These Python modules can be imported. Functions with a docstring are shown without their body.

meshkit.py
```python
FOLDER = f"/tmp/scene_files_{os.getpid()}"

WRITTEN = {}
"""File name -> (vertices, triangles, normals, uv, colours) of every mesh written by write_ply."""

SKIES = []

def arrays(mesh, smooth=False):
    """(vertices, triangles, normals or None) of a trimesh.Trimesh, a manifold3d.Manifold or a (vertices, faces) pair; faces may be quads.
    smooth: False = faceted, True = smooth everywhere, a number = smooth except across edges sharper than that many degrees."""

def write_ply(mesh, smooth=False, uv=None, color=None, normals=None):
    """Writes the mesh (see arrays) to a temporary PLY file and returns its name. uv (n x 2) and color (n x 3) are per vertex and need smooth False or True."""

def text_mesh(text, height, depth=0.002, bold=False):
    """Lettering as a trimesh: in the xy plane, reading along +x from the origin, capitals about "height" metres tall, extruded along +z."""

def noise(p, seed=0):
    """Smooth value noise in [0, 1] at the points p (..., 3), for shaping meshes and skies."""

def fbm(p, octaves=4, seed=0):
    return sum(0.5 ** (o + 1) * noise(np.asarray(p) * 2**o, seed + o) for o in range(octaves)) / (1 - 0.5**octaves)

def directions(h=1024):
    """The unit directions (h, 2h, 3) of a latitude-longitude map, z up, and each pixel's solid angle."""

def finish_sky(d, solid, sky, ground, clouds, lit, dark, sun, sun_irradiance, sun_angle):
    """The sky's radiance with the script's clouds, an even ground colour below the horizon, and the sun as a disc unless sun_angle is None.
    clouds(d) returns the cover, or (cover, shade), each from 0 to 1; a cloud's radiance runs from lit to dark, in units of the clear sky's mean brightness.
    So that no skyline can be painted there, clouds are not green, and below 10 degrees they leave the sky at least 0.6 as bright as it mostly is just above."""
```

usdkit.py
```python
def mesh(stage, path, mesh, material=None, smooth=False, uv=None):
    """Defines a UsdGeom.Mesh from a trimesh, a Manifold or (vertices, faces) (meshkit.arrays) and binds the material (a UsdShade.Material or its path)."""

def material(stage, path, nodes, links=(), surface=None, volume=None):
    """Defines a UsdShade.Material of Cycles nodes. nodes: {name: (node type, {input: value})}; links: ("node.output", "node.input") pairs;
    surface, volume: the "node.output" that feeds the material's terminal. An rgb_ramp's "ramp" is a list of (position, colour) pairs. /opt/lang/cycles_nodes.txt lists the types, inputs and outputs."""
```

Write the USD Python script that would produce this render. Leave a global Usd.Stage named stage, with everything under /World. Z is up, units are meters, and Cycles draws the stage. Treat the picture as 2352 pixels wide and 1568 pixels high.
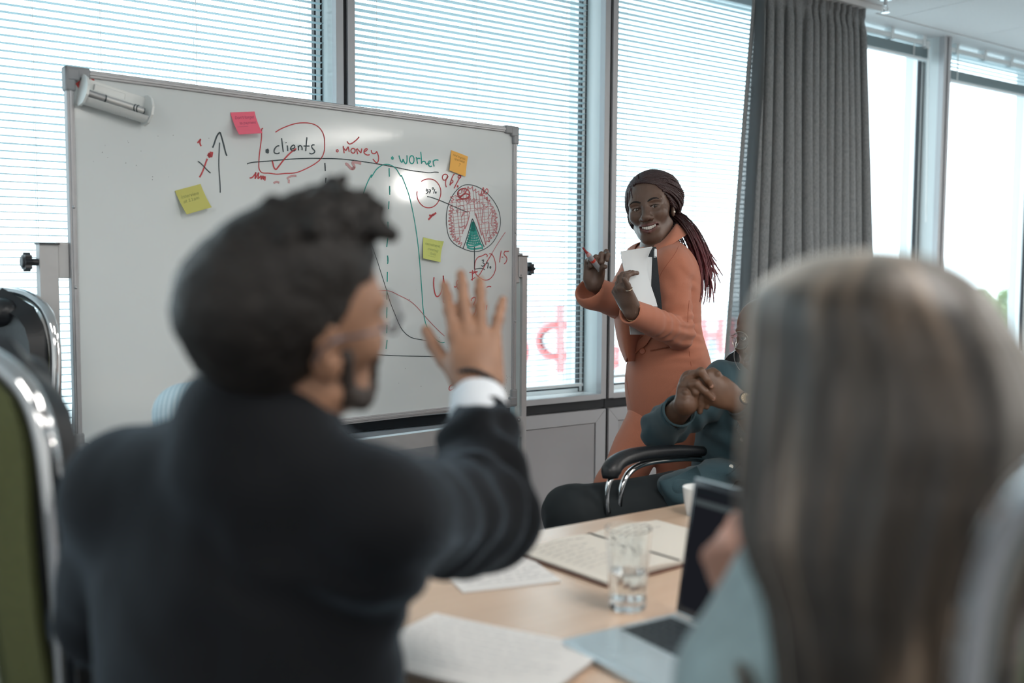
import math, random
import numpy as np, trimesh, usdkit, meshkit
from pxr import Usd, UsdGeom, UsdLux, UsdShade, Sdf, Gf, Vt
from scipy.interpolate import CubicSpline
stage = Usd.Stage.CreateInMemory()
UsdGeom.SetStageUpAxis(stage, UsdGeom.Tokens.z); UsdGeom.SetStageMetersPerUnit(stage, 1.0)
UsdGeom.Xform.Define(stage, '/World'); UsdGeom.Scope.Define(stage, '/World/Looks')
# ---------------------------------------------------------------- camera, sky, exposure
EYE = np.array([0, 0, 1.28]); FPX = 2286.7
_y, _p, _r = np.radians([35.6, -4.1, 0.35]); UP = np.array([0, 0, 1.0])
_f0 = np.array([math.sin(_y), math.cos(_y), 0]); _r0 = np.array([math.cos(_y), -math.sin(_y), 0])
FWD = _f0 * math.cos(_p) + UP * math.sin(_p); _u0 = np.cross(_r0, FWD)
RGT = _r0 * math.cos(_r) + _u0 * math.sin(_r); UPV = np.cross(RGT, FWD)
cam = UsdGeom.Camera.Define(stage, '/World/camera')
cam.CreateFocalLengthAttr(35.0); cam.CreateHorizontalApertureAttr(36.0); cam.CreateVerticalApertureAttr(24.0)
cam.CreateFStopAttr(1.8); cam.CreateFocusDistanceAttr(3.08); cam.CreateClippingRangeAttr(Gf.Vec2f(0.05, 1000))
cam.CreateExposureAttr(0.0)
cam.AddTransformOp().Set(Gf.Matrix4d(*RGT, 0, *UPV, 0, *(-FWD), 0, *EYE, 1))
SKY = 1.2
dome = UsdLux.DomeLight.Define(stage, '/World/sky_light')
dome.CreateColorAttr(Gf.Vec3f(0.84, 0.99, 1.06)); dome.CreateIntensityAttr(SKY)
LAMP = 15.0          # ceiling panels, radiance
PENDANT = 150.0      # hanging globe

def ray(x, y): return FWD + RGT * (x - 1176) / FPX - UPV * (y - 784) / FPX
def P(x, y, Z): return EYE + ray(x, y) * Z
def on_z(x, y, z):
    d = ray(x, y); return EYE + d * (z - EYE[2]) / d[2]
# ---------------------------------------------------------------- helpers
_used = {}
def path_for(name, parent='/World'):
    parent = str(parent.GetPath()) if hasattr(parent, 'GetPath') else parent
    k = (parent, name); n = _used.get(k, -1) + 1; _used[k] = n
    return parent + '/' + (name if n == 0 else f'{name}_{n:03d}')
def tag(prim, label=None, cat=None, group=None, kind=None):
    prim = prim.GetPrim() if hasattr(prim, 'GetPrim') else prim
    for k, v in (('label', label), ('category', cat), ('group', group), ('kind', kind)):
        if v: prim.SetCustomDataByKey(k, v)
    return prim
def thing(name, label, cat, loc=(0, 0, 0), group=None, kind=None):
    x = UsdGeom.Xform.Define(stage, path_for(name))
    loc = [float(v) for v in loc] + [0.0] * (3 - len(loc))
    x.AddTranslateOp().Set(Gf.Vec3d(*loc))
    p = tag(x, label, cat, group, kind); _origin[str(p.GetPath())] = np.array(loc); return p
_origin = {}
def org(prim):
    s = str(prim.GetPath()); return _origin.get(s, None)
def obj(name, mesh, mat, parent='/World', smooth=False, label=None, uv=None, **kw):
    """one Mesh prim; vertices in world coordinates, made local to the thing it belongs to"""
    v, f, _ = meshkit.arrays(mesh)
    if hasattr(parent, 'GetPath'):
        top = '/'.join(str(parent.GetPath()).split('/')[:3])
        if top in _origin: v = v - _origin[top]
    m = usdkit.mesh(stage, path_for(name, parent), trimesh.Trimesh(v, f, process=False), mat, smooth, uv)
    if label: m.GetPrim().SetCustomDataByKey('label', label)
    if kw: tag(m, **kw)
    return m.GetPrim()
cat = trimesh.util.concatenate
def box(lo, hi):
    lo = np.array(lo, float); hi = np.array(hi, float)
    b = trimesh.creation.box(extents=hi - lo); b.apply_translation((lo + hi) / 2); return b
def xf(mesh, R=None, t=(0, 0, 0)):
    m = mesh.copy()
    if R is not None: m.vertices = m.vertices @ np.asarray(R).T
    m.vertices = m.vertices + np.asarray(t); return m
def rbox(lo, hi, r=.004, n=2):
    """box with rounded edges"""
    lo = np.array(lo, float); hi = np.array(hi, float); c = (lo + hi) / 2; h = (hi - lo) / 2; r = min(r, h.min() * .99)
    s = trimesh.creation.icosphere(subdivisions=n); v = s.vertices
    g = np.sign(np.where(np.abs(v) < 1e-9, 1e-9, v)); pts = v * r + g * (h - r)
    return xf(trimesh.convex.convex_hull(pts), None, c)
def frame_from(y=None, z=None, x=None):
    """rotation whose columns are x,y,z axes; first given axis exact"""
    n = lambda a: np.asarray(a, float) / np.linalg.norm(a)
    if z is not None and x is not None: z = n(z); x = n(np.asarray(x, float) - z * np.dot(x, z)); y = np.cross(z, x)
    elif y is not None and z is not None: y = n(y); z = n(np.asarray(z, float) - y * np.dot(y, z)); x = np.cross(y, z)
    elif x is not None and y is not None: x = n(x); y = n(np.asarray(y, float) - x * np.dot(x, y)); z = np.cross(x, y)
    return np.stack([x, y, z], 1)
def rotz(a): c, s = math.cos(a), math.sin(a); return np.array([[c, -s, 0], [s, c, 0], [0, 0, 1.0]])
def rotx(a): c, s = math.cos(a), math.sin(a); return np.array([[1, 0, 0], [0, c, -s], [0, s, c]])
def roty(a): c, s = math.cos(a), math.sin(a); return np.array([[c, 0, s], [0, 1, 0], [-s, 0, c]])
def spline(pts, n):
    pts = np.asarray(pts, float)
    if len(pts) < 3: return np.linspace(pts[0], pts[-1], n)
    d = np.r_[0, np.cumsum(np.maximum(np.linalg.norm(np.diff(pts, axis=0), axis=1), 1e-9) ** .7)]
    return CubicSpline(d, pts)(np.linspace(0, d[-1], n))
def tube(pts, r, sides=10, caps=True, flat=None):
    """swept tube; r scalar or per point; flat = (axis, factor) squashes the section along an axis"""
    pts = np.asarray(pts, float); n = len(pts); r = np.broadcast_to(np.asarray(r, float), (n,))
    t = np.gradient(pts, axis=0); t /= np.maximum(np.linalg.norm(t, axis=1, keepdims=True), 1e-12)
    a = np.array([0, 0, 1.0]) if abs(t[0][2]) < .9 else np.array([1.0, 0, 0])
    u = np.cross(t[0], a); u /= np.linalg.norm(u); us = []
    for k in range(n):
        u = u - t[k] * (u @ t[k]); u /= np.linalg.norm(u); us.append(u)
    us = np.array(us); vs = np.cross(t, us); ang = np.linspace(0, 2 * np.pi, sides, endpoint=False)
    off = (us[:, None] * np.cos(ang)[None, :, None] + vs[:, None] * np.sin(ang)[None, :, None]) * r[:, None, None]
    if flat is not None:
        ax = np.asarray(flat[0], float); ax /= np.linalg.norm(ax); off = off - (off @ ax)[..., None] * ax * (1 - flat[1])
    v = (pts[:, None] + off).reshape(-1, 3); i = np.arange(n - 1)[:, None] * sides; j = np.arange(sides); k = (j + 1) % sides
    q = np.stack([i + j, i + sides + j, i + sides + k, i + k], -1).reshape(-1, 4)
    f = np.vstack([q[:, [0, 2, 1]], q[:, [0, 3, 2]]])
    if caps:
        v = np.vstack([v, pts[0], pts[-1]]); a0, a1 = len(v) - 2, len(v) - 1; e = (n - 1) * sides
        f = np.vstack([f, np.stack([np.full(sides, a0), k, j], 1), np.stack([np.full(sides, a1), e + j, e + k], 1)])
    m = trimesh.Trimesh(v, f, process=False)
    if m.volume < 0: m.invert()
    return m
def cyl(a, b, r, sides=24, r2=None):
    a, b = np.asarray(a, float), np.asarray(b, float); return tube([a, b], [r, r if r2 is None else r2], sides)
def lathe(profile, c=(0, 0, 0), R=None, sides=48):
    m = trimesh.creation.revolve(np.asarray(profile, float), sections=sides)
    return xf(m, R, c)
def sheet(grid, th):
    """closed thin solid from a grid of points (n,m,3), thickness th along the normals"""
    g = np.asarray(grid, float); n, m, _ = g.shape
    du = np.gradient(g, axis=0); dv = np.gradient(g, axis=1); nn = np.cross(du, dv); nn /= np.maximum(np.linalg.norm(nn, axis=2, keepdims=True), 1e-12)
    v = np.vstack([(g + nn * th / 2).reshape(-1, 3), (g - nn * th / 2).reshape(-1, 3)]); N = n * m
    idx = np.arange(N).reshape(n, m); a, b, c, d = idx[:-1, :-1].ravel(), idx[1:, :-1].ravel(), idx[1:, 1:].ravel(), idx[:-1, 1:].ravel()
    f = [np.stack([a, b, c], 1), np.stack([a, c, d], 1), np.stack([a + N, c + N, b + N], 1), np.stack([a + N, d + N, c + N], 1)]
    rim = np.r_[idx[0, :], idx[1:, -1], idx[-1, -2::-1], idx[-2:0:-1, 0]]; rn = np.roll(rim, -1)
    f += [np.stack([rim, rim + N, rn + N], 1)[:, ::-1], np.stack([rim, rn + N, rn], 1)[:, ::-1]]
    t = trimesh.Trimesh(v, np.vstack(f), process=False)
    return t
def extrude(poly, h):
    return trimesh.creation.extrude_polygon(poly, h, engine='earcut')
# ---------------------------------------------------------------- materials
_mats = {}
def mat(name, col, rough=.5, metal=0.0, spec=.5, noise=None, bump=None, **kw):
    """noise=(scale, amount[, stretch]) varies the colour; bump=(scale, distance[, stretch]) gives fine relief"""
    if name in _mats: return _mats[name]
    nodes = {'p': ('principled_bsdf', dict(base_color=col, roughness=rough, metallic=metal, specular_ior_level=spec, **kw)), 'tc': ('texture_coordinate', {})}; links = []
    if noise:
        st = noise[2] if len(noise) > 2 else (1, 1, 1)
        nodes['mp'] = ('mapping', dict(scale=st)); nodes['n'] = ('noise_texture', dict(scale=noise[0], detail=4))
        c = np.array(col); a = noise[1]
        nodes['r'] = ('rgb_ramp', dict(ramp=[(.3, tuple(np.clip(c * (1 - a), 0, 1))), (.7, tuple(np.clip(c * (1 + a), 0, 1)))]))
        links += [('tc.object', 'mp.vector'), ('mp.vector', 'n.vector'), ('n.fac', 'r.fac'), ('r.color', 'p.base_color')]
    if bump:
        st = bump[2] if len(bump) > 2 else (1, 1, 1)
        nodes['mb'] = ('mapping', dict(scale=st)); nodes['nb'] = ('noise_texture', dict(scale=bump[0], detail=3)); nodes['b'] = ('bump', dict(distance=bump[1], strength=1.0))
        links += [('tc.object', 'mb.vector'), ('mb.vector', 'nb.vector'), ('nb.fac', 'b.height'), ('b.normal', 'p.normal')]
    _mats[name] = usdkit.material(stage, '/World/Looks/' + name, nodes, links, surface='p.BSDF'); return _mats[name]
def emit(name, col, strength):
    return usdkit.material(stage, '/World/Looks/' + name, {'e': ('emission', dict(color=col, strength=strength))}, [], surface='e.emission')
ALU = mat('brushed_aluminium', (.44, .445, .46), .42, .35, noise=(40, .03))
FRAME = mat('window_frame_paint', (.46, .47, .49), .45, .1)
REVEAL = mat('reveal_paint', (.60, .65, .66), .4)
GASKET = mat('black_rubber', (.012, .014, .018), .6)
PANELM = mat('sill_panel_paint', (.39, .39, .405), .45, noise=(5, .02))
CHROME = mat('chrome', (.78, .79, .80), .08, 1.0)
STEEL = mat('steel', (.55, .56, .57), .3, 1.0)
BLACKPL = mat('black_plastic', (.02, .022, .026), .35)
WHITEPL = mat('white_plastic', (.78, .81, .80), .35)
GLASSM = usdkit.material(stage, '/World/Looks/window_glass', {'t': ('transparent_bsdf', dict(color=(.97, .985, .985))), 'g': ('glossy_bsdf', dict(color=(1, 1, 1), roughness=.0)), 'f': ('layer_weight', dict(blend=.5)), 'e': ('math', dict(math_type='power', value2=5.0)), 'k': ('math', dict(math_type='multiply_add', value2=.8, value3=.035)), 'm': ('mix_closure', {})},
    [('f.facing', 'e.value1'), ('e.value', 'k.value1'), ('k.value', 'm.fac'), ('t.BSDF', 'm.closure1'), ('g.BSDF', 'm.closure2')], surface='m.closure')
# ---------------------------------------------------------------- room shell
X0, X1, Y0, YF, ZC = -3.2, 7.2, -4.2, 3.03, 2.53
SILL = .785
MULL = [-2.02, -.85, .32, 1.49, 2.646, 3.83, 5.0, 6.17]
def S(name, mesh, m, parent='/World', smooth=False, label=None):
    p = obj(name, mesh, m, parent, smooth, label)
    if parent == '/World': tag(p, kind='structure', label=label)
    return p
S('floor', box((X0, Y0, -.1), (X1, YF + .3, 0)), mat('carpet', (.16, .165, .175), .95, noise=(120, .25), bump=(400, .004)), label='dark grey carpet floor of the meeting room')
WALLM = mat('wall_paint', (.70, .71, .71), .7, noise=(3, .02))
S('wall_left', box((X0 - .15, Y0, 0), (X0, YF + .3, ZC)), WALLM, label='plain light grey wall left of the table')
S('wall_right', box((X1, Y0, 0), (X1 + .15, YF + .3, ZC)), WALLM, label='plain light grey wall at the far right end')
S('wall_back', box((X0, Y0 - .15, 0), (X1, Y0, ZC)), WALLM, label='plain light grey wall behind the viewer')
# ceiling: slab, border trim and separate tiles
TILE = mat('ceiling_tile', (.74, .755, .76), .85, noise=(160, .04), bump=(220, .002))
ceil = thing('ceiling', 'pale ceiling of large thin-jointed square-edged tiles', None, kind='structure')
obj('slab', box((X0, Y0, ZC + .012), (X1, YF + .3, ZC + .15)), mat('ceiling_void', (.25, .26, .27), .9), ceil)
obj('border', box((X0, YF - .052, ZC - .004), (X1, YF + .22, ZC + .02)), mat('ceiling_border', (.74, .76, .77), .5), ceil)
LIGHTS = [(-1.1, .5), (1.66, -.2), (4.42, -.2), (.28, -2.2), (3.04, -2.2), (5.8, -2.2), (-1.8, -2.2), (5.8, .7)]
TW, TL = .69, 1.19
xs = np.arange(4.43 - 11 * TW, X1, TW); ys = np.arange(YF - .055 - 6 * TL, YF - .1, TL)
lit = set()
for lx, ly in LIGHTS:
    i = int(np.argmin(np.abs(xs + TW / 2 - lx))); j = int(np.argmin(np.abs(ys + TL / 2 - ly))); lit.add((i, j))
for i, x in enumerate(xs):
    for j, y in enumerate(ys):
        if (i, j) in lit or x + TW < X0 or y + TL < Y0: continue
        a, b = max(x, X0), min(x + TW, X1); c = max(y, Y0)
        obj('ceiling_tile', box((a + .002, c + .002, ZC), (b - .002, y + TL - .002, ZC + .014)), TILE, ceil)
DIFF = emit('panel_diffuser', (1.0, .955, .90), LAMP)
for k, (i, j) in enumerate(sorted(lit)):
    x, y = xs[i], ys[j]; row = ['nearest the rear wall', 'second row from the rear wall', 'middle row', 'fourth row', 'row above the table', 'row beside the windows'][j] if j < 6 else 'row beside the windows'
    t = thing('ceiling_light', f'flat white ceiling light panel, {row}, {["leftmost", "left of centre", "centre left", "centre", "centre right", "right of centre", "rightmost", "far end"][k]} spot', 'ceiling light', (x + TW / 2, y + TL / 2, ZC), group='ceiling light panels')
    fr = [box((x + .004, y + .004, ZC - .006), (x + TW - .004, y + .03, ZC + .012)), box((x + .004, y + TL - .03, ZC - .006), (x + TW - .004, y + TL - .004, ZC + .012)),
          box((x + .004, y + .03, ZC - .006), (x + .03, y + TL - .03, ZC + .012)), box((x + TW - .03, y + .03, ZC - .006), (x + TW - .004, y + TL - .03, ZC + .012))]
    obj('frame', cat(fr), WHITEPL, t); obj('diffuser', box((x + .03, y + .03, ZC), (x + TW - .03, y + TL - .03, ZC + .008)), DIFF, t)
# hanging globe lamp (its round glare shows on the whiteboard)
GL = np.array([5.6, -1.55, 2.03])
t = thing('pendant_lamp', 'round opal globe lamp hanging on a thin cord', 'lamp', GL)
obj('globe', xf(trimesh.creation.icosphere(3, .085), None, GL), emit('globe_glow', (1.0, .96, .9), PENDANT), t, True)
obj('cord', cyl(GL + [0, 0, .08], (GL[0], GL[1], ZC), .004, 8), BLACKPL, t); obj('cap', cyl(GL + [0, 0, .075], GL + [0, 0, .12], .03), CHROME, t)
# window wall
w = thing('wall_window', 'window wall with grey metal parapet panels under the sills', None, kind='structure')
obj('parapet', box((X0, YF + .03, 0), (X1, YF + .32, SILL - .05)), PANELM, w)
obj('recess_strip', box((X0, YF + .012, SILL - .058), (X1, YF + .035, SILL - .02)), GASKET, w)
obj('head', box((X0, YF + .16, ZC - .0), (X1, YF + .32, ZC + .15)), WALLM, w)
for k in range(len(MULL) - 1):
    a, b = MULL[k], MULL[k + 1]
    zt, zb = SILL - .062, .08
    # parapet panel: mitred border + inset field
    bd = .052; fr = []
    A = [(a + .008, zb), (b - .008, zb), (b - .008, zt), (a + .008, zt)]; B = [(a + .008 + bd, zb + bd), (b - .008 - bd, zb + bd), (b - .008 - bd, zt - bd), (a + .008 + bd, zt - bd)]
    for s in range(4):
        q = [A[s], A[(s + 1) % 4], B[(s + 1) % 4], B[s]]
        c = np.mean(q, 0); q = [np.array(p) + (c - p) / np.linalg.norm(c - p) * .0006 for p in q]
        v = [(p[0], YF + .0, p[1]) for p in q] + [(p[0], YF + .04, p[1]) for p in q]
        fr.append(trimesh.convex.convex_hull(np.array(v)))
        obj('panel_border', fr[-1], FRAME, w)
    obj('panel', box((B[0][0] + .003, YF + .004, B[0][1] + .003), (B[1][0] - .003, YF + .04, B[2][1] - .003)), PANELM, w)
for k in range(len(MULL) + 0):
    obj('groove', box((MULL[k] - .0075, YF + .010, 0), (MULL[k] + .0075, YF + .03, ZC)), GASKET, w)
nwin = 0
SASHM = mat('sash_paint', (.84, .88, .89), .4)
for k in range(len(MULL) - 1):
    a, b = MULL[k], MULL[k + 1]; nwin += 1
    t = thing(f'window_{nwin}', f'tall office window with grey metal frame, number {nwin} from the left', None, kind='structure')
    L, R_, G = a + .008, b - .008, .026
    obj('frame', box((L, YF, SILL - .02), (L + G, YF + .03, ZC)), FRAME, t); obj('frame', box((R_ - G, YF, SILL - .02), (R_, YF + .03, ZC)), FRAME, t)
    obj('frame', box((L + G, YF, SILL - .022), (R_ - G, YF + .02, SILL)), FRAME, t, label='grey bottom rail')
    obj('reveal', box((L + .002, YF + .03, SILL - .02), (L + G - .004, YF + .23, ZC + .05)), REVEAL, t); obj('reveal', box((R_ - G + .004, YF + .03, SILL - .02), (R_ - .002, YF + .23, ZC + .05)), REVEAL, t)
    obj('sill', box((L + .002, YF + .018, SILL - .03), (R_ - .002, YF + .24, SILL - .002)), mat('sill_board', (.78, .80, .80), .25), t)
    gy = YF + .118; a_, b_ = L + G - .004, R_ - G + .004; zt_ = ZC + .05
    for d, x in ((1, a_), (-1, b_)):
        bx = lambda o, w_, y0, y1, z0=SILL: box((min(x + d * o, x + d * (o + w_)), y0, z0), (max(x + d * o, x + d * (o + w_)), y1, zt_))
        obj('seal', bx(0, .006, gy - .002, gy + .02), GASKET, t); obj('sash', bx(.006, .016, gy, gy + .05), SASHM, t); obj('seal', bx(.022, .006, gy - .001, gy + .02), GASKET, t)
    obj('sash', box((a_ + .028, gy, SILL - .002), (b_ - .028, gy + .05, SILL + .014)), SASHM, t); obj('seal', box((a_ + .028, gy - .001, SILL + .014), (b_ - .028, gy + .02, SILL + .020)), GASKET, t)
    obj('pane', box((a_ + .026, gy + .026, SILL + .016), (b_ - .026, gy + .032, zt_)), GLASSM, t)
# ---------------------------------------------------------------- venetian blinds
SLAT = mat('blind_slat', (.52, .66, .70), .45)
SLATW = mat('blind_rail', (.72, .78, .80), .4)
CORD = mat('blind_cord', (.85, .88, .88), .8)
def slat_mesh(x0, x1, y, z, tilt, wdt=.025):
    u = np.linspace(-1, 1, 5); py = u * wdt / 2; pz = .0022 * (1 - u * u)
    up = np.stack([py, pz + .0003], 1); dn = np.stack([py, pz - .0003], 1)[::-1]; pr = np.vstack([up, dn])
    c, s = math.cos(tilt), math.sin(tilt); pr = np.stack([pr[:, 0] * c - pr[:, 1] * s, pr[:, 0] * s + pr[:, 1] * c], 1)
    n = len(pr); v = np.vstack([np.c_[np.full(n, x0), pr[:, 0] + y, pr[:, 1] + z], np.c_[np.full(n, x1), pr[:, 0] + y, pr[:, 1] + z]])
    i = np.arange(n); j = (i + 1) % n; f = np.vstack([np.stack([i, j, j + n], 1), np.stack([i, j + n, i + n], 1)])
    capf = [(0, k, k + 1) for k in range(1, n - 1)]; f = np.vstack([f, [(a, c_, b) for a, b, c_ in capf], [(a + n, b + n, c_ + n) for a, b, c_ in capf]])
    m = trimesh.Trimesh(v, f, process=False)
    if m.volume < 0: m.invert()
    return m
YB = YF + .082
def blind(x0, x1, ztop, zbot, tilt, label, ladders, pitch=.0212, tiltfun=None):
    t = thing('venetian_blind', label, 'blind', ((x0 + x1) / 2, YB, ztop), group=None)
    obj('head_rail', rbox((x0, YB - .02, ztop - .03), (x1, YB + .02, ztop), .004), SLATW, t)
    obj('bottom_rail', rbox((x0, YB - .012, zbot), (x1, YB + .012, zbot + .012), .004), SLATW, t)
    z = zbot + .03; k = 0; rng = np.random.default_rng(int(x0 * 100) + 7)
    while z < ztop - .035:
        tl = tilt + rng.normal(0, .012) + (tiltfun(z) if tiltfun else 0)
        obj('slat', slat_mesh(x0 + rng.uniform(0, .003), x1 - rng.uniform(0, .003), YB, z, tl), SLAT, t, 30); z += pitch
    for lx in ladders:
        cs = [cyl((lx, YB + s * .0135, zbot + .01), (lx, YB + s * .0135, ztop - .02), .0007, 5) for s in (-1, 1)]
        cs += [cyl((lx + .004, YB - .0128, zz - .003), (lx + .004, YB + .0128, zz - .003), .0006, 4) for zz in np.arange(zbot + .03, ztop - .04, pitch)]
        obj('ladder_cord', cat(cs), CORD, t)
    return t
blind(.40, 1.446, 2.50, .81, -.01, 'white venetian blind lowered behind the left of the whiteboard', [.74, .56, 1.02, 1.36])
blind(1.555, 2.578, 2.50, .812, -.13, 'white venetian blind lowered between the whiteboard and the tall mullion', [1.64, 2.05, 2.47])
blind(2.70, 3.74, 2.50, .835, -.10, 'white venetian blind lowered behind the woman in orange', [2.79, 3.2, 3.6])
def raised_blind(x0, x1, label, nopen):
    t = thing('venetian_blind', label, 'blind', ((x0 + x1) / 2, YB, 2.5))
    obj('head_rail', rbox((x0, YB - .02, 2.478), (x1, YB + .02, 2.503), .004), SLATW, t)
    for q in np.linspace(x0 + .12, x1 - .06, 4):
        obj('bracket', rbox((q - .012, YB - .026, 2.47), (q + .012, YB + .02, 2.53), .003), SLATW, t)
    z = 2.466; 
    for k in range(nopen): obj('slat', slat_mesh(x0, x1, YB, z, -.10), SLAT, t, 30); z -= .0205
    st = mat('blind_slat_stack', (.30, .36, .39), .5)
    for k in range(24): obj('slat', slat_mesh(x0, x1, YB, z, .0), SLAT, t, 30); z -= .0021
    obj('bottom_rail', rbox((x0, YB - .013, z - .014), (x1, YB + .013, z), .004), SLATW, t)
    for lx in (x0 + .14, x1 - .14):
        obj('ladder_cord', cat([cyl((lx, YB + s * .0145, z), (lx, YB + s * .0145, 2.48), .004 if s < 0 else .001, 6) for s in (-1, 1)]), CORD, t)
    obj('cord_lock', rbox((x1 - .05, YB - .03, 2.462), (x1 - .02, YB + .0, 2.50), .003), SLATW, t)
    obj('tilt_wand', cyl((x1 - .035, YB - .03, 2.47), (x1 + .012 - .02, YB - .035, 1.55), .003, 8), CORD, t)
raised_blind(3.90, 4.935, 'white venetian blind drawn up to the ceiling beside the curtain', 0)
raised_blind(5.07, 6.10, 'white venetian blind mostly drawn up in the far right window', 4)
# ---------------------------------------------------------------- curtain
CURT = mat('curtain_cloth', (.235, .25, .26), .9, noise=(500, .35, (1, 1, .15)), bump=(900, .0012))
def curtain():
    t = thing('curtain', 'heavy dark grey pleated curtain hanging from the ceiling between windows', 'curtain', (3.74, 2.90, 0))
    n, m = 560, 70; s = np.linspace(0, 1, n); zz = np.r_[2.512, 2.50, 2.485, 2.468, 2.45, np.linspace(2.43, .03, m - 5)]
    rng = np.random.default_rng(5)
    # fold phase: uneven pleats
    knots = np.linspace(0, 1, 19); ph = np.cumsum(rng.uniform(.7, 1.35, 19)); ph = (ph - ph[0]) / (ph[-1] - ph[0]) * 2 * np.pi * 14
    phs = np.interp(s, knots, ph); amp = np.interp(s, np.linspace(0, 1, 12), rng.uniform(.022, .04, 12))
    g = np.zeros((n, len(zz), 3))
    for j, z in enumerate(zz):
        low = np.clip((2.43 - z) / 1.2, 0, 1)
        L, R_ = 3.365 - .035 * low, 4.115 + .055 * low
        if z > 2.43:
            hd = (z - 2.43) / .08; am = amp * (.30 + .1 * hd); p2 = phs + .5 * np.sin(phs * 2.0) * hd
        else:
            am = amp * (.55 + .75 * low); p2 = phs + .25 * low * np.sin(s * 17 + 1)
        wob = .010 * np.sin(p2) * (.3 + low)
        g[:, j, 0] = L + (R_ - L) * (s + .006 * np.sin(s * 31 + z * 1.5) * low) + .35 * am * np.sin(2 * p2)
        g[:, j, 1] = 2.915 + am * np.cos(p2) + wob + .012 * np.sin(9 * s + 1.3 * z) * low
        g[:, j, 2] = z
        if 2.425 < z < 2.455: g[:, j, 1] = 2.915 + .55 * am * np.cos(p2)
    obj('fabric', sheet(g, .0022), CURT, t, True)
    # single-layer leading edge that lets the slats show through
    thin = usdkit.material(stage, '/World/Looks/curtain_thin', {'tc': ('texture_coordinate', {}), 'n': ('noise_texture', dict(scale=700, detail=1)), 'r': ('rgb_ramp', dict(ramp=[(.35, (.18, .18, .18)), (.65, (.5, .5, .5))])), 'd': ('diffuse_bsdf', dict(color=(.15, .165, .175))), 'l': ('translucent_bsdf', dict(color=(.16, .18, .19))), 'a': ('mix_closure', dict(fac=.35)), 't': ('transparent_bsdf', {}), 'm': ('mix_closure', {})},
        [('tc.object', 'n.vector'), ('n.fac', 'r.fac'), ('r.color', 'm.fac'), ('d.BSDF', 'a.closure1'), ('l.BSDF', 'a.closure2'), ('a.closure', 'm.closure1'), ('t.BSDF', 'm.closure2')], surface='m.closure')
    z2 = np.linspace(2.48, .03, 60); x2 = np.linspace(0, 1, 10); g = np.zeros((10, 60, 3))
    for j, z in enumerate(z2):
        low = np.clip((2.4 - z) / 1.6, 0, 1); g[:, j, 0] = 3.385 - .13 * low * (1 - x2) - .05 * (1 - x2); g[:, j, 1] = 2.905 + .012 * np.sin(x2 * 3 + z); g[:, j, 2] = z
    obj('leading_edge', sheet(g, .0012), thin, t, True)
    hem = np.stack([g[0, :, 0], g[0, :, 1], g[0, :, 2]], 1)
    gh = np.stack([hem + [-.012, 0, 0], hem + [.0, -.002, 0], hem + [.012, 0, 0]], 0)
    obj('side_hem', sheet(gh, .003), CURT, t)
    obj('track', box((2.70, 2.885, 2.505), (4.2, 2.945, 2.529)), mat('curtain_track', (.7, .72, .73), .4), t)
curtain()
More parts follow.
